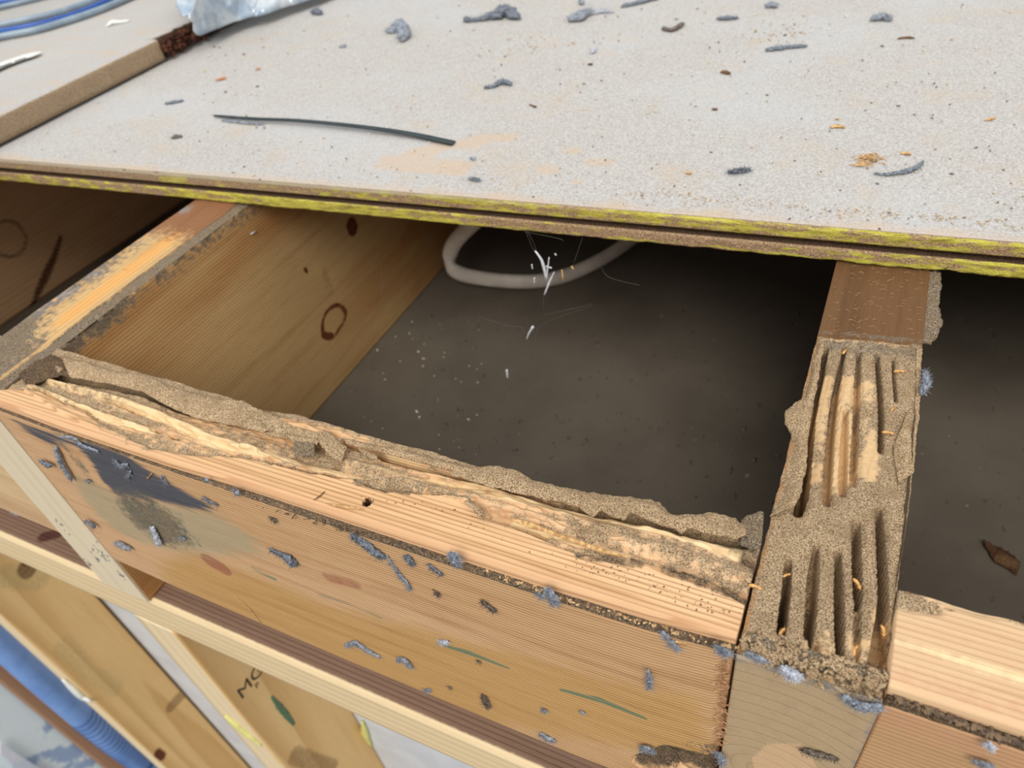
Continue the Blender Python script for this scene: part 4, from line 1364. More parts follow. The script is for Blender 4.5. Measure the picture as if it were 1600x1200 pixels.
lint('lint_tuft', [(906, 2), (910, 8)], [2, 3], LM, 'tiny pale lint speck at the very top, above the white wisp', group=GT, fuzz=30)
lint('lint_tuft', [(1034, 46), (1050, 49), (1062, 43), (1068, 38)], [2, 2.4, 2.4, 1.5], LB, 'bent hook-shaped bit of lint left of the short dark roll', group=GT, fuzz=30)
lint('lint_tuft', [(1120, 31), (1135, 31), (1154, 29)], [1.5, 2.4, 1.5], LD, 'short dark straight lint roll at the top, between hook and pale tuft', group=GT, fuzz=30)
lint('lint_tuft', [(1196, 12), (1206, 11), (1214, 12)], [2.5, 3.5, 2.5], LM, 'pale little tuft at the top edge above the straight grey stick', group=GT, fuzz=40)
lint('lint_tuft', [(1360, 33), (1377, 31), (1393, 33)], [2.5, 4, 2.5], LM, 'compact grey tuft at the upper right of the sheet', group=GT, fuzz=70, flen=0.004)
lint('lint_stick', [(970, 12), (995, 7), (1030, -2)], [2, 2.6, 2.6], M['twig'], 'grey fuzzy stick cut by the top edge of the picture', fuzz=30, group=GT)
lint('lint_stick', [(1196, 80), (1215, 78), (1240, 75), (1261, 73)], [1.8, 2.3, 2.0, 1.6], M['twig'], 'straight grey stick lying below the yellow sawdust patch', 'stick', fuzz=24)
lint('lint_stick', [(1365, 272), (1385, 274), (1410, 271), (1432, 264), (1443, 253)], [0.7, 1.2, 1.7, 1.7, 0.9], M['twig'], 'curved pale grey stick beside the sawdust pile at the right', 'stick', fuzz=50, flen=0.0018, ns=1200)
lint('lint_tuft', [(757, 138), (770, 137), (785, 131), (800, 134)], [1.4, 1.5, 3, 2], LD, 'dark lint tuft in the middle of the sheet above the cable tie end', group=GT, fuzz=50)
lint('lint_tuft', [(924, 84), (929, 80)], [2, 2.4], LP, 'small whitish tuft with a tan crumb beneath, upper middle', group=GT, fuzz=40)
lint('lint_tuft', [(733, 281), (742, 282), (751, 284)], [1, 1.6, 1], LD, 'small dark tuft near the front edge, right below the cable tie end', group=GT, fuzz=40, flen=0.002)
lint('lint_tuft', [(1138, 271), (1155, 270), (1173, 267)], [0.8, 1.9, 0.8], LD, 'flat blue-black feathery tuft left of the curved grey stick', group=GT, fuzz=120, flen=0.0035)
lint('lint_tuft', [(258, 163), (272, 161), (287, 158)], [1, 1.6, 1], LD, 'thin dark streak of lint at the left, above the cable tie tip', group=GT, fuzz=20)
lint('lint_tuft', [(268, 217), (276, 215), (285, 214)], [1, 1.8, 1], LB, 'small dark brown fleck left of the cable tie tip', group=GT, fuzz=16)
lint('lint_tuft', [(488, 22), (496, 22), (503, 23)], [3, 5, 3], LD, 'dark little tuft at the edge of the plastic bag', group=GT, fuzz=50)
lint('lint_tuft', [(345, 189), (385, 193), (412, 195)], [0.6, 1.5, 0.6], LM, 'wisp of lint caught on the tip of the cable tie', group=GT, fuzz=60, flen=0.004)
lint('lint_tuft', [(530, 74), (541, 73)], [1.2, 1.8], LM, 'tiny tuft just left below the round three-lobed one', group=GT, fuzz=16)
lint('lint_tuft', [(735, 248), (742, 250)], [0.8, 1.2], LM, 'faint grey speck over the small dark tuft near the front edge', group=GT, fuzz=20, flen=0.002)
# flakes and chips
for nm, pts, r_, m_, lb in (('wood_flake', [(1297, 200), (1308, 198), (1321, 200)], [1, 1.8, 1], 'chip', 'tan wood flake alone above the sawdust pile'),
                            ('wood_flake', [(1407, 240), (1415, 240), (1424, 242)], [0.8, 1.6, 0.8], 'chip', 'small tan flake just right of the sawdust pile'),
                            ('wood_flake', [(1402, 61), (1416, 59), (1430, 60)], [0.8, 1.5, 0.8], 'chip_dark', 'thin dark brown flake below the compact grey tuft'),
                            ('wood_flake', [(1538, 188), (1546, 187), (1556, 184)], [0.6, 1.3, 0.7], 'chip', 'pale narrow flake near the right edge of the sheet'),
                            ('wood_chip', [(337, 126), (346, 124), (353, 122)], [1.5, 2.8, 2], 'chip_pink', 'orange wood chip at the left, above the thin lint streak'),
                            ('wood_chip', [(400, 108), (406, 108)], [1, 1.8], 'chip_pink', 'smaller orange chip right of the larger orange one'),
                            ('crumb', [(1126, 113), (1134, 114), (1141, 116)], [1.6, 2.2, 1.4], 'chip_dark', 'brown crumb lying alone in the middle right of the sheet'),
                            ('crumb', [(1071, 270), (1077, 271), (1081, 271)], [0.9, 1.3, 0.9], 'chip', 'tan crumb left of the feathery blue-black tuft'),
                            ('crumb', [(918, 101), (926, 101)], [1.4, 1.6], 'chip_dark', 'brown crumb under the small whitish tuft'),
                            ('crumb', [(1112, 171), (1121, 171)], [1, 1.2], 'chip_dark', 'dark crumb in the empty middle of the sheet'),
                            ('crumb', [(1305, 186), (1311, 186)], [0.9, 1.0], 'chip', 'tiny tan crumb just above the lone tan flake'),
                            ('crumb', [(827, 163), (838, 168)], [0.7, 1.1], 'chip_dark', 'dark speck below the dark middle tuft')):
    lint(nm, pts, r_, M[m_], lb, 'wood chip' if nm != 'crumb' else 'crumb', fuzz=0, flat=0.4, noise=0.8, ns=500)

# sawdust pile
geo = []
for i in range(120):
    a = random.gauss(0, 1)
    c = P(1358 + a * 11, 248 + random.gauss(0, 2.8), z=TP)
    hgt = 0.0025 * math.exp(-a * a / 1.5)
    c[2] += random.uniform(0, hgt)
    an = random.uniform(0, math.pi)
    L_ = random.uniform(0.0006, 0.0022)
    d = np.array([math.cos(an), math.sin(an) * 0.6, random.uniform(-0.2, 0.3)]) * L_
    geo.append(tube_geo([c - d, c, c + d], [0.0001, random.uniform(0.0002, 0.0006), 0.0001], 5, flat=0.5))
for i in range(14):
    a0 = P(random.uniform(1328, 1350), random.uniform(250, 260), z=TP + 0.0006)
    geo.append(tube_geo([a0, a0 + [random.uniform(0.003, 0.008), random.uniform(-0.002, 0.002), 0.0004]], [0.0003, 0.0001], 4))
v, f = join(geo)
sp_ = link('sawdust_pile', v, f, M['chip'], tuple(P(1358, 250, z=TP)), smooth=False)
tag(sp_, 'little heap of tan sawdust and splinters at the right of the floor sheet', 'sawdust', kind='stuff')


# loose crumbs
def scatter(name, n, region, plane, mat, rmin, rmax, label, dens=None, cat='crumbs'):
    geo = []
    k = 0
    while k < n:
        px, py = random.uniform(region[0], region[2]), random.uniform(region[1], region[3])
        if dens and random.random() > dens(px, py):
            continue
        k += 1
        c = P(px, py, **plane)
        if 'z' in plane and c[1] < YR + SL * c[0] + 0.001 and plane['z'] > 0.01:
            continue
        r_ = random.uniform(rmin, rmax) * (1.0 if plane.get('z', 0) < 0.01 else np.linalg.norm(c - CAM) / 0.45)
        an = random.uniform(0, math.pi)
        d = np.array([math.cos(an), math.sin(an), 0]) * r_ * random.uniform(0.8, 2.2)
        if 'y' in plane:
            d = np.array([math.cos(an), 0, math.sin(an)]) * r_ * random.uniform(0.8, 2.2)
            c[1] -= r_ * 0.3
            geo.append(tube_geo([c - d, c, c + d], [r_ * 0.3, r_, r_ * 0.3], 5, flat=0.6, up=(0, -1, 0)))
        else:
            c[2] += r_ * 0.35
            geo.append(tube_geo([c - d, c, c + d], [r_ * 0.3, r_, r_ * 0.3], 5, flat=0.6))
    v, f = join(geo)
    o = link(name, v, f, mat, tuple(v.mean(0)))
    return tag(o, label, cat, kind='stuff')


tl = dict(z=TP)
band = lambda px, py: 1.0
scatter('white_crumbs', 260, (0, 0, 1600, 400), tl, M['white_bits'], 0.00025, 0.00065, 'white specks strewn over the floor sheet')
scatter('dark_crumbs', 230, (300, 0, 1600, 400), tl, M['dark_bits'], 0.00022, 0.0006, 'dark specks strewn over the floor sheet')
scatter('sawdust', 700, (0, 0, 1600, 400), tl, M['tan_bits'], 0.0002, 0.0005, 'fine tan sawdust patches on the floor sheet',
        dens=lambda px, py: max(0.012, math.exp(-((px - 1225) / 45) ** 2 - ((py - 52) / 12) ** 2), 0.35 * math.exp(-((px - 820) / 60) ** 2 - ((py - 68) / 14) ** 2),
                                 0.8 * math.exp(-((py - (300 + (px - 1000) * 0.085 + 2)) / 7) ** 2) * (1 if px > 960 else 0.1), 0.35 * math.exp(-((py - (150 - px * 0.3)) / 20) ** 2) * (px < 300)))
scatter('mud_crumbs', 330, (1160, 960, 1385, 1090), dict(z=-0.0012), M['mud'], 0.0003, 0.0011, 'loose tan mud crumbs along the front end of the eaten joist',
        dens=lambda px, py: math.exp(-((py - (1008 + (px - 1160) * 0.27 + 6 * math.sin(px * 0.09))) / 14) ** 2))
scatter('frass', 520, (380, 780, 1150, 1015), dict(z=-0.0044), M['dark_bits'], 0.0002, 0.0006, 'brown frass filling the narrow ledge along the front of the long noggin',
        dens=lambda px, py: math.exp(-((py - np.interp(px, [380, 450, 700, 850, 1000, 1150], [782, 805, 868, 926, 972, 1014])) / 3.2) ** 2) * (0.15 if px < 520 else 1))
scatter('frass', 200, (700, 850, 1170, 1015), dict(z=-0.0044), M['tan_bits'], 0.0002, 0.0006, 'paler tan grains mixed in the ledge in front of the long noggin',
        dens=lambda px, py: math.exp(-((py - np.interp(px, [380, 450, 700, 850, 1000, 1150], [782, 805, 868, 926, 972, 1014])) / 3.2) ** 2) * (0.15 if px < 520 else 1))
scatter('frass', 130, (560, 740, 1160, 960), dict(z=0.0001), M['dark_bits'], 0.0001, 0.0003, 'sparse dark frass caught in the growth ribs on top of the long noggin',
        dens=lambda px, py: math.exp(-((py - np.interp(px, [560, 700, 850, 1000, 1160], [765, 800, 868, 905, 968])) / 12) ** 2) * (1 if px > 900 else 0.35))
scatter('frass', 160, (1390, 1080, 1600, 1180), dict(z=-0.0038), M['dark_bits'], 0.0003, 0.0009, 'dark grains along the ledge of the right noggin',
        dens=lambda px, py: math.exp(-((py - (1090 + (px - 1390) * 0.35)) / 4.5) ** 2))
scatter('bay_dust', 46, (560, 500, 760, 720), dict(z=-H + 0.0003), M['white_bits'], 0.0003, 0.0011, 'whitish dust flecks on the lining board in the middle bay')
scatter('bay_grit', 90, (640, 480, 1250, 800), dict(z=-H + 0.0003), M['dark_bits'], 0.0005, 0.0016, 'dark grit scattered on the lining board of the middle bay')

# cable tie
q = smooth_path(PL([(335, 183), (395, 190), (470, 195), (560, 204), (640, 214), (709, 226)], z=TP), 60)
t_, s_, u_ = frames(q)
w_ = np.interp(np.linspace(0, 1, 60), [0, 0.06, 0.3, 1], [0.0006, 0.0014, 0.0018, 0.0026])
lift_ = 0.0006 + 0.0022 * np.sin(np.linspace(0, np.pi, 60))
geo = []
cs = [(-1, 0), (-1, 0.0012), (-0.6, 0.0012), (-0.5, 0.0008), (0.5, 0.0008), (0.6, 0.0012), (1, 0.0012), (1, 0)]
Vt = np.array([[q[i] + s_[i] * w_[i] * a + np.array([0, 0, lift_[i] + b]) for a, b in cs] for i in range(60)])
v = Vt.reshape(-1, 3)
f = gridfaces(60, 8, True).tolist() + [list(range(8))[::-1], [59 * 8 + j for j in range(8)]]
ct = link('cable_tie', v, f, M['tie'], tuple(q.mean(0)), smooth=False)
tag(ct, 'cut-off dark green-black plastic cable tie lying curved on the floor sheet', 'cable tie')

# plastic bag
A0 = np.array([P(a, b, z=0.030) for a, b in ((268, -5), (286, 22), (304, 44), (322, 70), (344, 62), (372, 50), (420, 36), (470, 18), (500, 8), (535, -8))])
A0[:, 2] = [0.06, 0.055, 0.045, 0.026, 0.022, 0.0215, 0.0215, 0.0215, 0.0215, 0.0215]
A0[:3] = [P(268, -5, z=0.06), P(286, 22, z=0.055), P(304, 46, z=0.045)]
A0[3:] = [P(a, b, z=zz) for (a, b), zz in zip(((322, 71), (344, 62), (372, 50), (420, 36), (470, 18), (500, 8), (535, -8)), (0.026, 0.023, 0.022, 0.022, 0.022, 0.022, 0.022))]
n, m = 150, 90
a = resample(A0, n)
Bk = a + np.array([-0.05, 0.33, 0.03])
u = np.linspace(0, 1, m)
Q = a[:, None] * (1 - u)[None, :, None] + Bk[:, None] * u[None, :, None]
hump = 0.055 * np.sin(np.pi * np.clip(u * 0.9 + 0.02, 0, 1))[None, :] ** 0.6 * (np.sin(np.pi * np.linspace(0.05, 0.95, n)) ** 0.5)[:, None]
rd = (1 - np.abs(fbm(Q, 24, 3, 5, (1.2, 0.5, 1))) * 1.6) ** 2
rd2 = (1 - np.abs(fbm(Q, 62, 2, 9, (1.5, 0.5, 1))) * 1.6) ** 2
Q[..., 2] += hump + (rd - 0.5) * 0.050 * np.sqrt(u)[None, :] + (rd2 - 0.4) * 0.026 * ss(0, 0.08, u)[None, :]
Q[..., 1] += (rd2 - 0.5) * 0.012
bag = link('plastic_bag', Q.reshape(-1, 3), gridfaces(n, m), M['bag'], tuple(a.mean(0)))
tag(bag, 'crumpled clear plastic bag spilling over the gap between the two floor sheets', 'plastic bag')
so = bag.modifiers.new('thickness', 'SOLIDIFY')
so.thickness = 0.0006
so.offset = 1

# cables on the raised sheet
for pts, r_, m_, lb in (([(-40, 78), (0, 64), (60, 52), (120, 34), (170, 16), (225, -8)], 0.0036, 'cable_grey', 'front grey cable crossing the upper left corner'),
                        ([(-40, 62), (0, 54), (40, 47), (80, 38), (120, 26), (165, 8), (200, -8)], 0.0030, 'cable_blue', 'blue cable between two grey ones in the upper left corner'),
                        ([(-40, 52), (0, 44), (50, 34), (100, 22), (150, 4), (175, -8)], 0.0034, 'cable_grey', 'rear grey cable behind the blue one in the upper left corner'),
                        ([(-40, 18), (0, 9), (30, 3), (70, -6)], 0.0034, 'cable_blue', 'short piece of blue cable in the extreme upper left corner'),
                        ([(-40, 26), (0, 16), (30, 9), (80, -3)], 0.0030, 'cable_grey', 'short pale cable just in front of the extreme corner one')):
    q = smooth_path(PL(pts, z=UP), 40)
    q[:, 2] += r_ + 0.0002
    tag(tube('cable', q, r_, M[m_], sides=12), lb, 'cable')
# paper scraps
q = smooth_path(PL([(-30, 122), (0, 108), (35, 95), (66, 86)], z=UP), 24)
t_, s_, u_ = frames(q)
ww = np.interp(np.linspace(0, 1, 24), [0, 0.85, 1], [0.010, 0.008, 0.002])
Vp = np.array([[q[i] + s_[i] * ww[i] * a_ + np.array([0, 0, 0.0006 + b_ + 0.002 * abs(a_)]) for a_, b_ in ((-1, 0), (-1, 0.0004), (0, 0.0004), (1, 0.0004), (1, 0), (0, 0))] for i in range(24)])
lbst = link('label_strip', Vp.reshape(-1, 3), gridfaces(24, 6, True).tolist() + [list(range(6))[::-1], [23 * 6 + j for j in range(6)]], M['paper'], tuple(q.mean(0)), smooth=False)
tag(lbst, 'narrow white label strip with black marks on the raised sheet at the left edge', 'label')
geo = []
for a_, b_, wd in ((0.05, 0.35, 0.0022), (0.42, 0.52, 0.0018), (0.58, 0.72, 0.002)):
    i0, i1 = int(a_ * 23), int(b_ * 23) + 1
    geo.append(tube_geo(q[i0:i1 + 1] + np.array([0, 0, 0.0016]), wd, 6, flat=0.15))
v, f = join(geo)
link('print', v, f, M['ink'], tuple(lbst.location), lbst)['label'] = 'black marks'
o = lint('paper_scrap', [(167, 42), (176, 38), (188, 36), (204, 33)], [1.5, 4.5, 3, 1.5], M['paper'], 'curled white paper scrap on the raised sheet behind the cables', 'paper', plane='U', fuzz=0, flat=0.5, noise=0.5, ns=150)

# =================================================================== LINT ON THE TIMBER FACES
FL = [
    ([(88, 697), (94, 712), (100, 725), (110, 742), (113, 750)], [1.6, 2.4, 2.4, 2.2, 1], LM, 'long drooping lint tuft over the dark stain at the left end of the noggin', 60),
    ([(95, 682), (115, 683), (130, 694), (155, 704)], [1, 1.4, 1.6, 1], LM, 'arched thread of lint along the top of the dark stain', 70),
    ([(182, 718), (190, 726), (200, 724)], [1.2, 1.8, 1], LM, 'small pale lint smear in the middle of the dark stain', 40),
    ([(200, 748), (205, 735)], [0.8, 1.1], LM, 'thin upright lint smear in the dark stain', 20),
    ([(255, 742), (262, 756)], [0.7, 1.0], LM, 'thin lint smear near the right tip of the dark stain', 20),
    ([(318, 775), (328, 781), (342, 788)], [1.3, 1.5, 1], LD, 'dark lint streak at the pointed right tip of the stain', 24),
    ([(240, 822), (246, 834), (252, 848)], [1.8, 2.8, 3], LP, 'pale lint puff at the lower edge of the speckled mould', 80),
    ([(284, 838), (290, 840)], [1.2, 1.6], LM, 'little pale dot of lint beside the speckled mould', 20),
    ([(182, 846), (195, 850), (206, 856)], [2, 3.4, 2], LM, 'soft grey lint pad below the speckled mould', 60),
    ([(134, 812), (146, 818), (150, 822)], [1.6, 2.6, 1.6], LD, 'dark lint knob beside the left joist end', 30),
    ([(65, 718), (75, 723), (82, 725)], [2, 2.8, 2], LD, 'dark flat lint spot close to the left joist end', 20),
    ([(138, 748), (142, 752)], [1.3, 1.6], LD, 'small dark lint dot right of the long drooping tuft', 14),
    ([(370, 764), (374, 768)], [1.4, 2.2], LM, 'small round tuft just under the noggin arris', 30),
    ([(322, 746), (326, 750)], [0.8, 1.2], LM, 'faint tuft under the arris, left of the small round one', 16),
    ([(425, 808), (434, 812)], [1, 1.5], LB, 'brownish lint fleck above the two-lobed tuft', 20),
    ([(424, 856), (438, 862), (450, 866), (458, 872), (462, 878)], [1.6, 2.0, 2.8, 4.2, 2.6], LD, 'two-lobed dark blue tuft on the left part of the noggin face', 110),
    ([(553, 834), (560, 838), (575, 848), (590, 860), (602, 866)], [1.6, 2.2, 2.8, 3.2, 2], LD, 'big slanting dark tuft with a long tail', 130),
    ([(604, 866), (615, 882), (625, 895), (636, 908), (643, 922)], [1.1, 0.8, 1.2, 1.7, 0.9], LM, 'thin drooping tail below the big slanting tuft', 60),
    ([(636, 866), (642, 872), (646, 880)], [1.4, 2.3, 1.4], LD, 'small tuft right of the big slanting one', 40),
    ([(670, 880), (682, 889), (693, 898)], [0.8, 1.4, 0.8], LD, 'narrow slanting lint fleck left of the round ledge tuft', 26),
    ([(708, 862), (714, 868), (718, 880)], [2.2, 3, 2], LM, 'round fuzzy tuft hanging over the ledge left of centre', 120),
    ([(680, 922), (688, 929)], [0.8, 1.1], LB, 'pinkish brown fleck below the narrow slanting one', 20),
    ([(753, 936), (762, 943), (776, 954)], [1.0, 1.9, 1.1], LB, 'oval grey-brown lint pellet in the middle of the face', 36),
    ([(858, 918), (864, 926), (870, 938)], [2.2, 2.6, 2.4], LM, 'large fuzzy tuft hanging over the ledge right of centre', 130),
    ([(840, 926), (852, 930)], [0.6, 1.2], LM, 'small wisp left of the large ledge tuft', 30),
    ([(1014, 1045), (1016, 1060), (1014, 1076)], [0.8, 1.5, 0.9], LM, 'upright narrow lint pellet near the right end of the face', 50),
    ([(1036, 985), (1048, 1000), (1062, 1014)], [0.8, 1.3, 1], LM, 'slanting lint strip under the ledge near the right end', 60),
    ([(540, 1008), (556, 1002), (565, 1006), (580, 1016), (596, 1026)], [1.6, 2, 2.4, 2, 1], LM, 'ragged tuft on the lower edge of the noggin, left of centre', 100),
    ([(622, 1030), (634, 1028), (645, 1042)], [1.6, 2.3, 1.6], LM, 'ragged tuft on the lower edge, second from the left', 90),
    ([(688, 1002), (700, 1000)], [1.2, 1.6], LP, 'pale tuft at the start of the left green stroke', 50),
    ([(756, 1085), (760, 1092), (764, 1104)], [1.4, 2.2, 1.4], LB, 'brown fibrous tuft on the lower edge in the centre', 90),
    ([(664, 1078), (674, 1076)], [0.9, 1.3], LM, 'tiny tuft at the lower edge left of the brown fibrous one', 26),
    ([(702, 1072), (706, 1074)], [0.8, 1.1], LB, 'tiny brown fleck at the lower edge', 14),
    ([(845, 1144), (856, 1150), (868, 1156)], [1.4, 2, 1.2], LM, 'grey tuft on the lower edge right of the brown fibrous one', 70),
    ([(848, 1106), (854, 1110)], [0.8, 1.2], LM, 'faint tuft on the face above the right lower tuft', 26),
    ([(908, 1110), (914, 1114)], [0.6, 0.9], LM, 'very small faint tuft right of the faint one', 16),
    ([(746, 1032), (752, 1034)], [0.6, 0.9], LB, 'reddish fleck under the left green stroke', 16),
    ([(1000, 1168), (1012, 1166), (1022, 1172)], [1.2, 1.9, 1.2], LM, 'grey tuft at the left rim of the eaten hollow', 90),
    ([(1118, 1172), (1128, 1180), (1130, 1192)], [1.2, 2, 1.4], LM, 'blue-grey tuft at the right rim of the eaten hollow', 90),
    ([(1120, 1008), (1132, 1014), (1140, 1018)], [1, 1.8, 1], LM, 'thin cobwebby lint at the upper right corner of the noggin face', 110),
]
for pts, r_, m_, lb, fz_ in FL:
    lint('lint_tuft', pts, np.array(r_) * 0.82, m_, lb, plane='F', fuzz=int(fz_ * 1.2), flen=0.0024, group=GF, flat=0.7, ns=900)
EL = [
    ([(1228, 1040), (1238, 1046), (1248, 1050)], [1.8, 2.6, 1.6], LP, 'bright bluish-white fluff ball on the sawn end of the right joist', 220, 'E'),
    ([(1318, 1084), (1330, 1092), (1345, 1098), (1362, 1100), (1378, 1100)], [1.2, 1.6, 2, 1.8, 1.4], LM, 'blue-grey lint roll at the upper right corner of the sawn end', 120, 'E'),
    ([(1252, 1170), (1268, 1172), (1290, 1178), (1312, 1186)], [0.8, 1.6, 1.4, 0.8], LB, 'seed-shaped grey lint pellet low on the sawn end', 50, 'E'),
    ([(1166, 1018), (1180, 1022), (1200, 1032)], [0.8, 1.4, 0.8], LM, 'thin grey lint along the upper left rim of the sawn end', 70, 'E'),
    ([(20, 795), (26, 800), (34, 806)], [2, 4, 3], LM, 'blue-grey tuft on the brown shade-toned top of the plate at the far left', 80, 'Q'),
    ([(395, 958), (404, 962)], [1.6, 2.4], LM, 'soft tuft on the plate top under the lower edge of the noggin', 60, 'Q'),
    ([(1444, 580), (1446, 600), (1440, 618)], [1.0, 1.8, 1.2], LM, 'wispy lint hanging from the right side of the eaten joist', 120, 'J'),
    ([(1522, 1186), (1536, 1190), (1552, 1194)], [0.8, 1.4, 0.8], LM, 'blurred grey lint at the bottom of the right noggin face', 40, 'E'),
    ([(1545, 1158), (1548, 1166)], [0.8, 1.2], LP, 'small pale lint speck on the right noggin face', 30, 'E'),
]
for pts, r_, m_, lb, fz_, pl_ in EL:
    lint('lint_tuft', pts, r_, m_, lb, plane=pl_, fuzz=fz_, flen=0.0022, flat=0.7, ns=900)

# shavings squeezed out between noggin and joist end
geo = []
for i in range(150):
    py = random.uniform(1035, 1165)
    px = 1134 - abs(random.gauss(0, 7)) + random.uniform(-2, 4)
    c = P(px, py, y=-0.0006 - random.uniform(0, 0.0016))
    an = random.uniform(0, 2 * math.pi)
    L_ = random.uniform(0.001, 0.0032)
    d = np.array([math.cos(an), random.uniform(-0.4, 0.1), math.sin(an)]) * L_
    b = np.array([random.gauss(0, 1), 0, random.gauss(0, 1)]) * 0.0005
    p_ = np.array([c - d * 0.6, c + b, c + d * 0.6])
    p_[:, 1] = np.minimum(p_[:, 1], -0.0003)
    geo.append(tube_geo(p_, [0.00012, 0.00024, 0.0001], 4, flat=0.5))
v, f = join(geo)
tag(link('wood_shavings', v, f, M['fibre'], tuple(v.mean(0)), smooth=False), 'curly brown wood fibres squeezed out of the joint left of the sawn joist end', 'wood fibres', kind='stuff')
geo = []
for i in range(110):
    px = random.uniform(985, 1135)
    py = np.interp(px, [985, 1010, 1060, 1135], [1185, 1164, 1152, 1182]) + random.gauss(0, 4)
    c = P(px, py, y=-0.0003)
    an = random.uniform(0, 2 * math.pi)
    d = np.array([math.cos(an), -0.35, math.sin(an)]) * random.uniform(0.001, 0.003)
    geo.append(tube_geo([c, c + d * 0.5, c + d], [0.0002, 0.00016, 0.00006], 4))
v, f = join(geo)
tag(link('hollow_fibres', v, f, M['lint_brown'], tuple(v.mean(0)), smooth=False), 'bristly dark fibres round the eaten hollow at the bottom of the noggin face', 'wood fibres', kind='stuff')
# long straight splinters
for pts, r_, m_, lb, pl_ in (([(366, 930), (390, 950), (412, 978)], [0.15, 0.3, 0.2], 'chip', 'thin pale splinter hanging over the plate below the noggin', 'F'),
                             ([(230, 748), (239, 738)], [0.3, 0.3], 'chip', 'tiny bright splinter on the dark stain', 'F'),
                             ([(696, 872), (712, 866)], [0.25, 0.2], 'chip', 'yellow splinter by the round ledge tuft', 'F'),
                             ([(1056, 1000), (1074, 1004)], [0.5, 0.6], 'chip', 'orange splinter under the ledge near the right end', 'F'),
                             ([(665, 772), (670, 758)], [0.3, 0.35], 'chip', 'small upright splinter on top of the noggin', 'J'),
                             ([(490, 782), (500, 776), (508, 768)], [0.2, 0.35, 0.2], 'chip_dark', 'dark crossed splinter on top of the noggin left of the nail hole', 'J'),
                             ([(390, 398), (400, 394)], [0.3, 0.3], 'web_flake', 'white sliver stuck on the side of the left joist', None)):
    if pl_ is None:
        q = np.array([P(392, 366, x=XL + 0.0006), P(400, 361, x=XL + 0.0006)])
        tag(tube('splinter', q, 0.0005, M['web_flake'], sides=5), lb, 'splinter')
    else:
        lint('splinter', pts, r_, M[m_], lb, 'splinter', plane=pl_, fuzz=0, noise=0.2, lift=1.5)

geo = []
for i in range(120):
    px, py = random.uniform(1285, 1440), random.uniform(415, 528)
    c = P(px, py, z=0.0003)
    if not 0.001 < c[0] < W - 0.001:
        continue
    an = random.uniform(-0.7, 0.9)
    L_ = random.uniform(0.0005, 0.0018)
    d = np.array([math.cos(an), math.sin(an), 0]) * L_
    geo.append(tube_geo([c - d, c + np.array([0, 0.3 * L_, 0.0003]), c + d], [0.00005, 0.00010, 0.00004], 4))
v, f = join(geo)
tag(link('wood_fibres', v, f, M['fibre'], tuple(v.mean(0)), smooth=False), 'tiny pale fibres stuck to the brown uneaten top of the right joist', 'wood fibres', kind='stuff')
# reddish flake on the lining of the right bay
c0 = [P(a, b, z=-H + 0.002) for a, b in ((1536, 843), (1550, 852), (1575, 862), (1594, 878))]
c1 = [P(a, b, z=-H + 0.002) for a, b in ((1538, 852), (1556, 878), (1576, 888), (1588, 900))]
rfk = crust('mud_flake', c0, c1, 0.003, 0.003, 0.002, None, M['red_mud'], m=14, n=40, seed=91)
tag(rfk, 'reddish-brown mud flake lying on the lining in the right bay', 'mud flake')

# =================================================================== COBWEB
wb = bpy.data.objects.new('cobweb', None)
COL.objects.link(wb)
wb.location = P(826, 364, y=0.222)
tag(wb, 'cobweb with white flakes hanging under the floor sheet edge in the middle bay', 'cobweb')
geo = []
for pts in ([(822, 362), (832, 388), (842, 400), (850, 440), (849, 480), (851, 492)], [(826, 364), (836, 385), (838, 395)], [(910, 372), (896, 412)], [(851, 492), (905, 480), (925, 475)], [(750, 495), (790, 508), (815, 512), (820, 530)],
            [(925, 478), (850, 505), (835, 530)], [(822, 520), (826, 508), (820, 495)], [(797, 575), (793, 555), (795, 520)], [(935, 405), (950, 432), (1000, 446)], [(820, 362), (870, 372), (880, 376)],
            [(594, 410), (597, 440), (592, 500), (588, 560), (580, 600)], [(570, 600), (576, 560), (590, 510)]):
    q = smooth_path(PL(pts, y=0.215), 24)
    v, f = tube_geo(q, 0.00006, 3)
    link('thread', v, f, M['web'], tuple(wb.location), wb)
for pts, r_ in (([(836, 392), (845, 404), (850, 418), (853, 436)], [0.5, 0.9, 1.0, 0.7]), ([(858, 402), (856, 418), (853, 440)], [0.3, 0.5, 0.5]), ([(866, 425), (858, 442), (851, 460)], [0.3, 0.8, 0.6]), ([(853, 416), (862, 419)], [0.4, 0.5]),
                ([(835, 434), (835, 443)], [0.5, 0.4]), ([(833, 510), (826, 522), (823, 530)], [0.9, 0.6, 0.3]), ([(792, 578), (793, 590)], [0.9, 0.7]), ([(878, 422), (880, 438)], [0.6, 0.5]), ([(893, 416), (896, 420)], [0.8, 0.6]),
                ([(867, 396), (869, 399)], [0.5, 0.4]), ([(831, 413), (832, 420)], [0.4, 0.4])):
    q = smooth_path(PL(pts, y=0.214), 8)
    v, f = tube_geo(q, np.array(r_) * 0.001, 7, noise=0.5, ns=900)
    link('flake', v, f, M['web_flake'] if pts[0][0] < 870 else M['chip'], tuple(wb.location), wb)


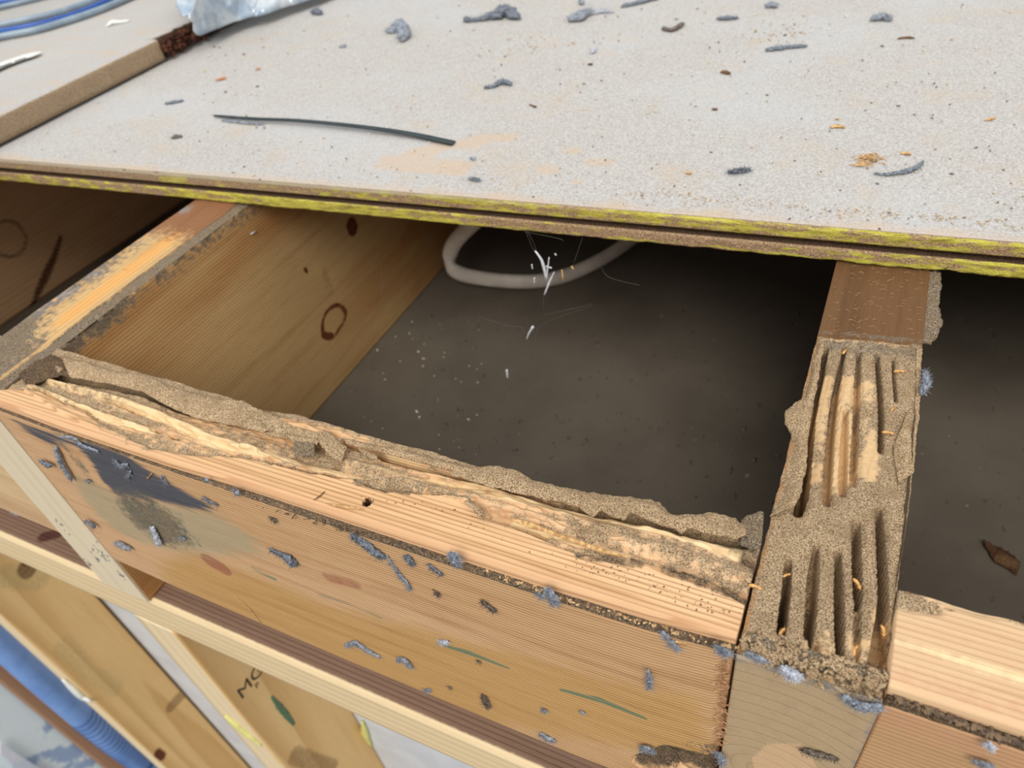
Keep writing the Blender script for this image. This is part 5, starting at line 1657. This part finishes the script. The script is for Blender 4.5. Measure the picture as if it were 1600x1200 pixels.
# =================================================================== TERMITES
def termite(px, py, ang, label, L_=0.0046, z=None):
    c = P(px, py, z=0.0)
    base = joist_z(c[0], c[1]) if z is None else z
    c[2] = max(base, -0.0035)
    d = np.array([math.cos(ang), math.sin(ang), 0])
    s = np.array([-d[1], d[0], 0])
    tt = np.linspace(0, 1, 22)
    r_ = np.interp(tt, [0, 0.05, 0.15, 0.24, 0.28, 0.36, 0.40, 0.46, 0.7, 0.92, 1], [0.25, 0.65, 0.9, 0.62, 0.45, 0.62, 0.5, 0.75, 1.0, 0.7, 0.1]) * L_ * 0.155
    r_ *= 1 + 0.05 * np.sin(tt * 60) * (tt > 0.45)
    path = np.array([c + d * (0.5 - t) * L_ + s * 0.12 * L_ * math.sin(t * math.pi) + np.array([0, 0, L_ * 0.17]) for t in tt])
    geo = [tube_geo(path, r_, 12, flat=0.9)]
    for sd_ in (-1, 1):
        for k_, o_ in ((0.27, 0.5), (0.33, 0.0), (0.39, -0.5)):
            p0 = path[int(k_ * 21)]
            p1 = p0 + s * sd_ * L_ * 0.16 + d * o_ * L_ * 0.12 + np.array([0, 0, L_ * 0.03])
            p2 = p1 + s * sd_ * L_ * 0.10 + d * o_ * L_ * 0.10 - np.array([0, 0, L_ * 0.16])
            geo.append(tube_geo([p0, p1, p2], [0.00009, 0.00007, 0.00004], 5))
        p0 = path[0]
        geo.append(tube_geo([p0, p0 + d * L_ * 0.12 + s * sd_ * L_ * 0.08, p0 + d * L_ * 0.22 + s * sd_ * L_ * 0.16], [0.00006, 0.00006, 0.00004], 4))
        geo.append(tube_geo([p0, p0 + d * L_ * 0.06 + s * sd_ * L_ * 0.02], [0.0001, 0.00004], 4))
    v, f = join(geo)
    return tag(link('termite', v, f, M['termite'], tuple(c)), label, 'termite', 'termites on the eaten joist')


termite(1323, 543, 1.1, 'amber termite at the head of the second gallery, right below the brown wood')
termite(1406, 578, 0.3, 'amber termite on the right side of the eaten joist, uppermost of those')
termite(1397, 636, 1.2, 'short pale termite lying below the uppermost right-side one', 0.003)
termite(1388, 674, 0.1, 'amber termite arched across the end of the fourth gallery')
termite(1340, 905, -0.9, 'termite climbing out of the gallery in the lower middle of the joist')
termite(1180, 915, 0.0, 'termite at the joint between the long noggin and the joist', 0.0048, z=-0.002)
termite(1381, 978, -1.3, 'termite in the wide gallery near the right noggin', 0.0042)
termite(1224, 982, 1.3, 'termite at the foot of the leftmost lower gallery', 0.004)
termite(1340, 1010, 1.4, 'reddish termite low in the joist, near its front end', 0.004)
termite(1231, 892, 0.8, 'pale termite deep in the leftmost lower gallery', 0.003)
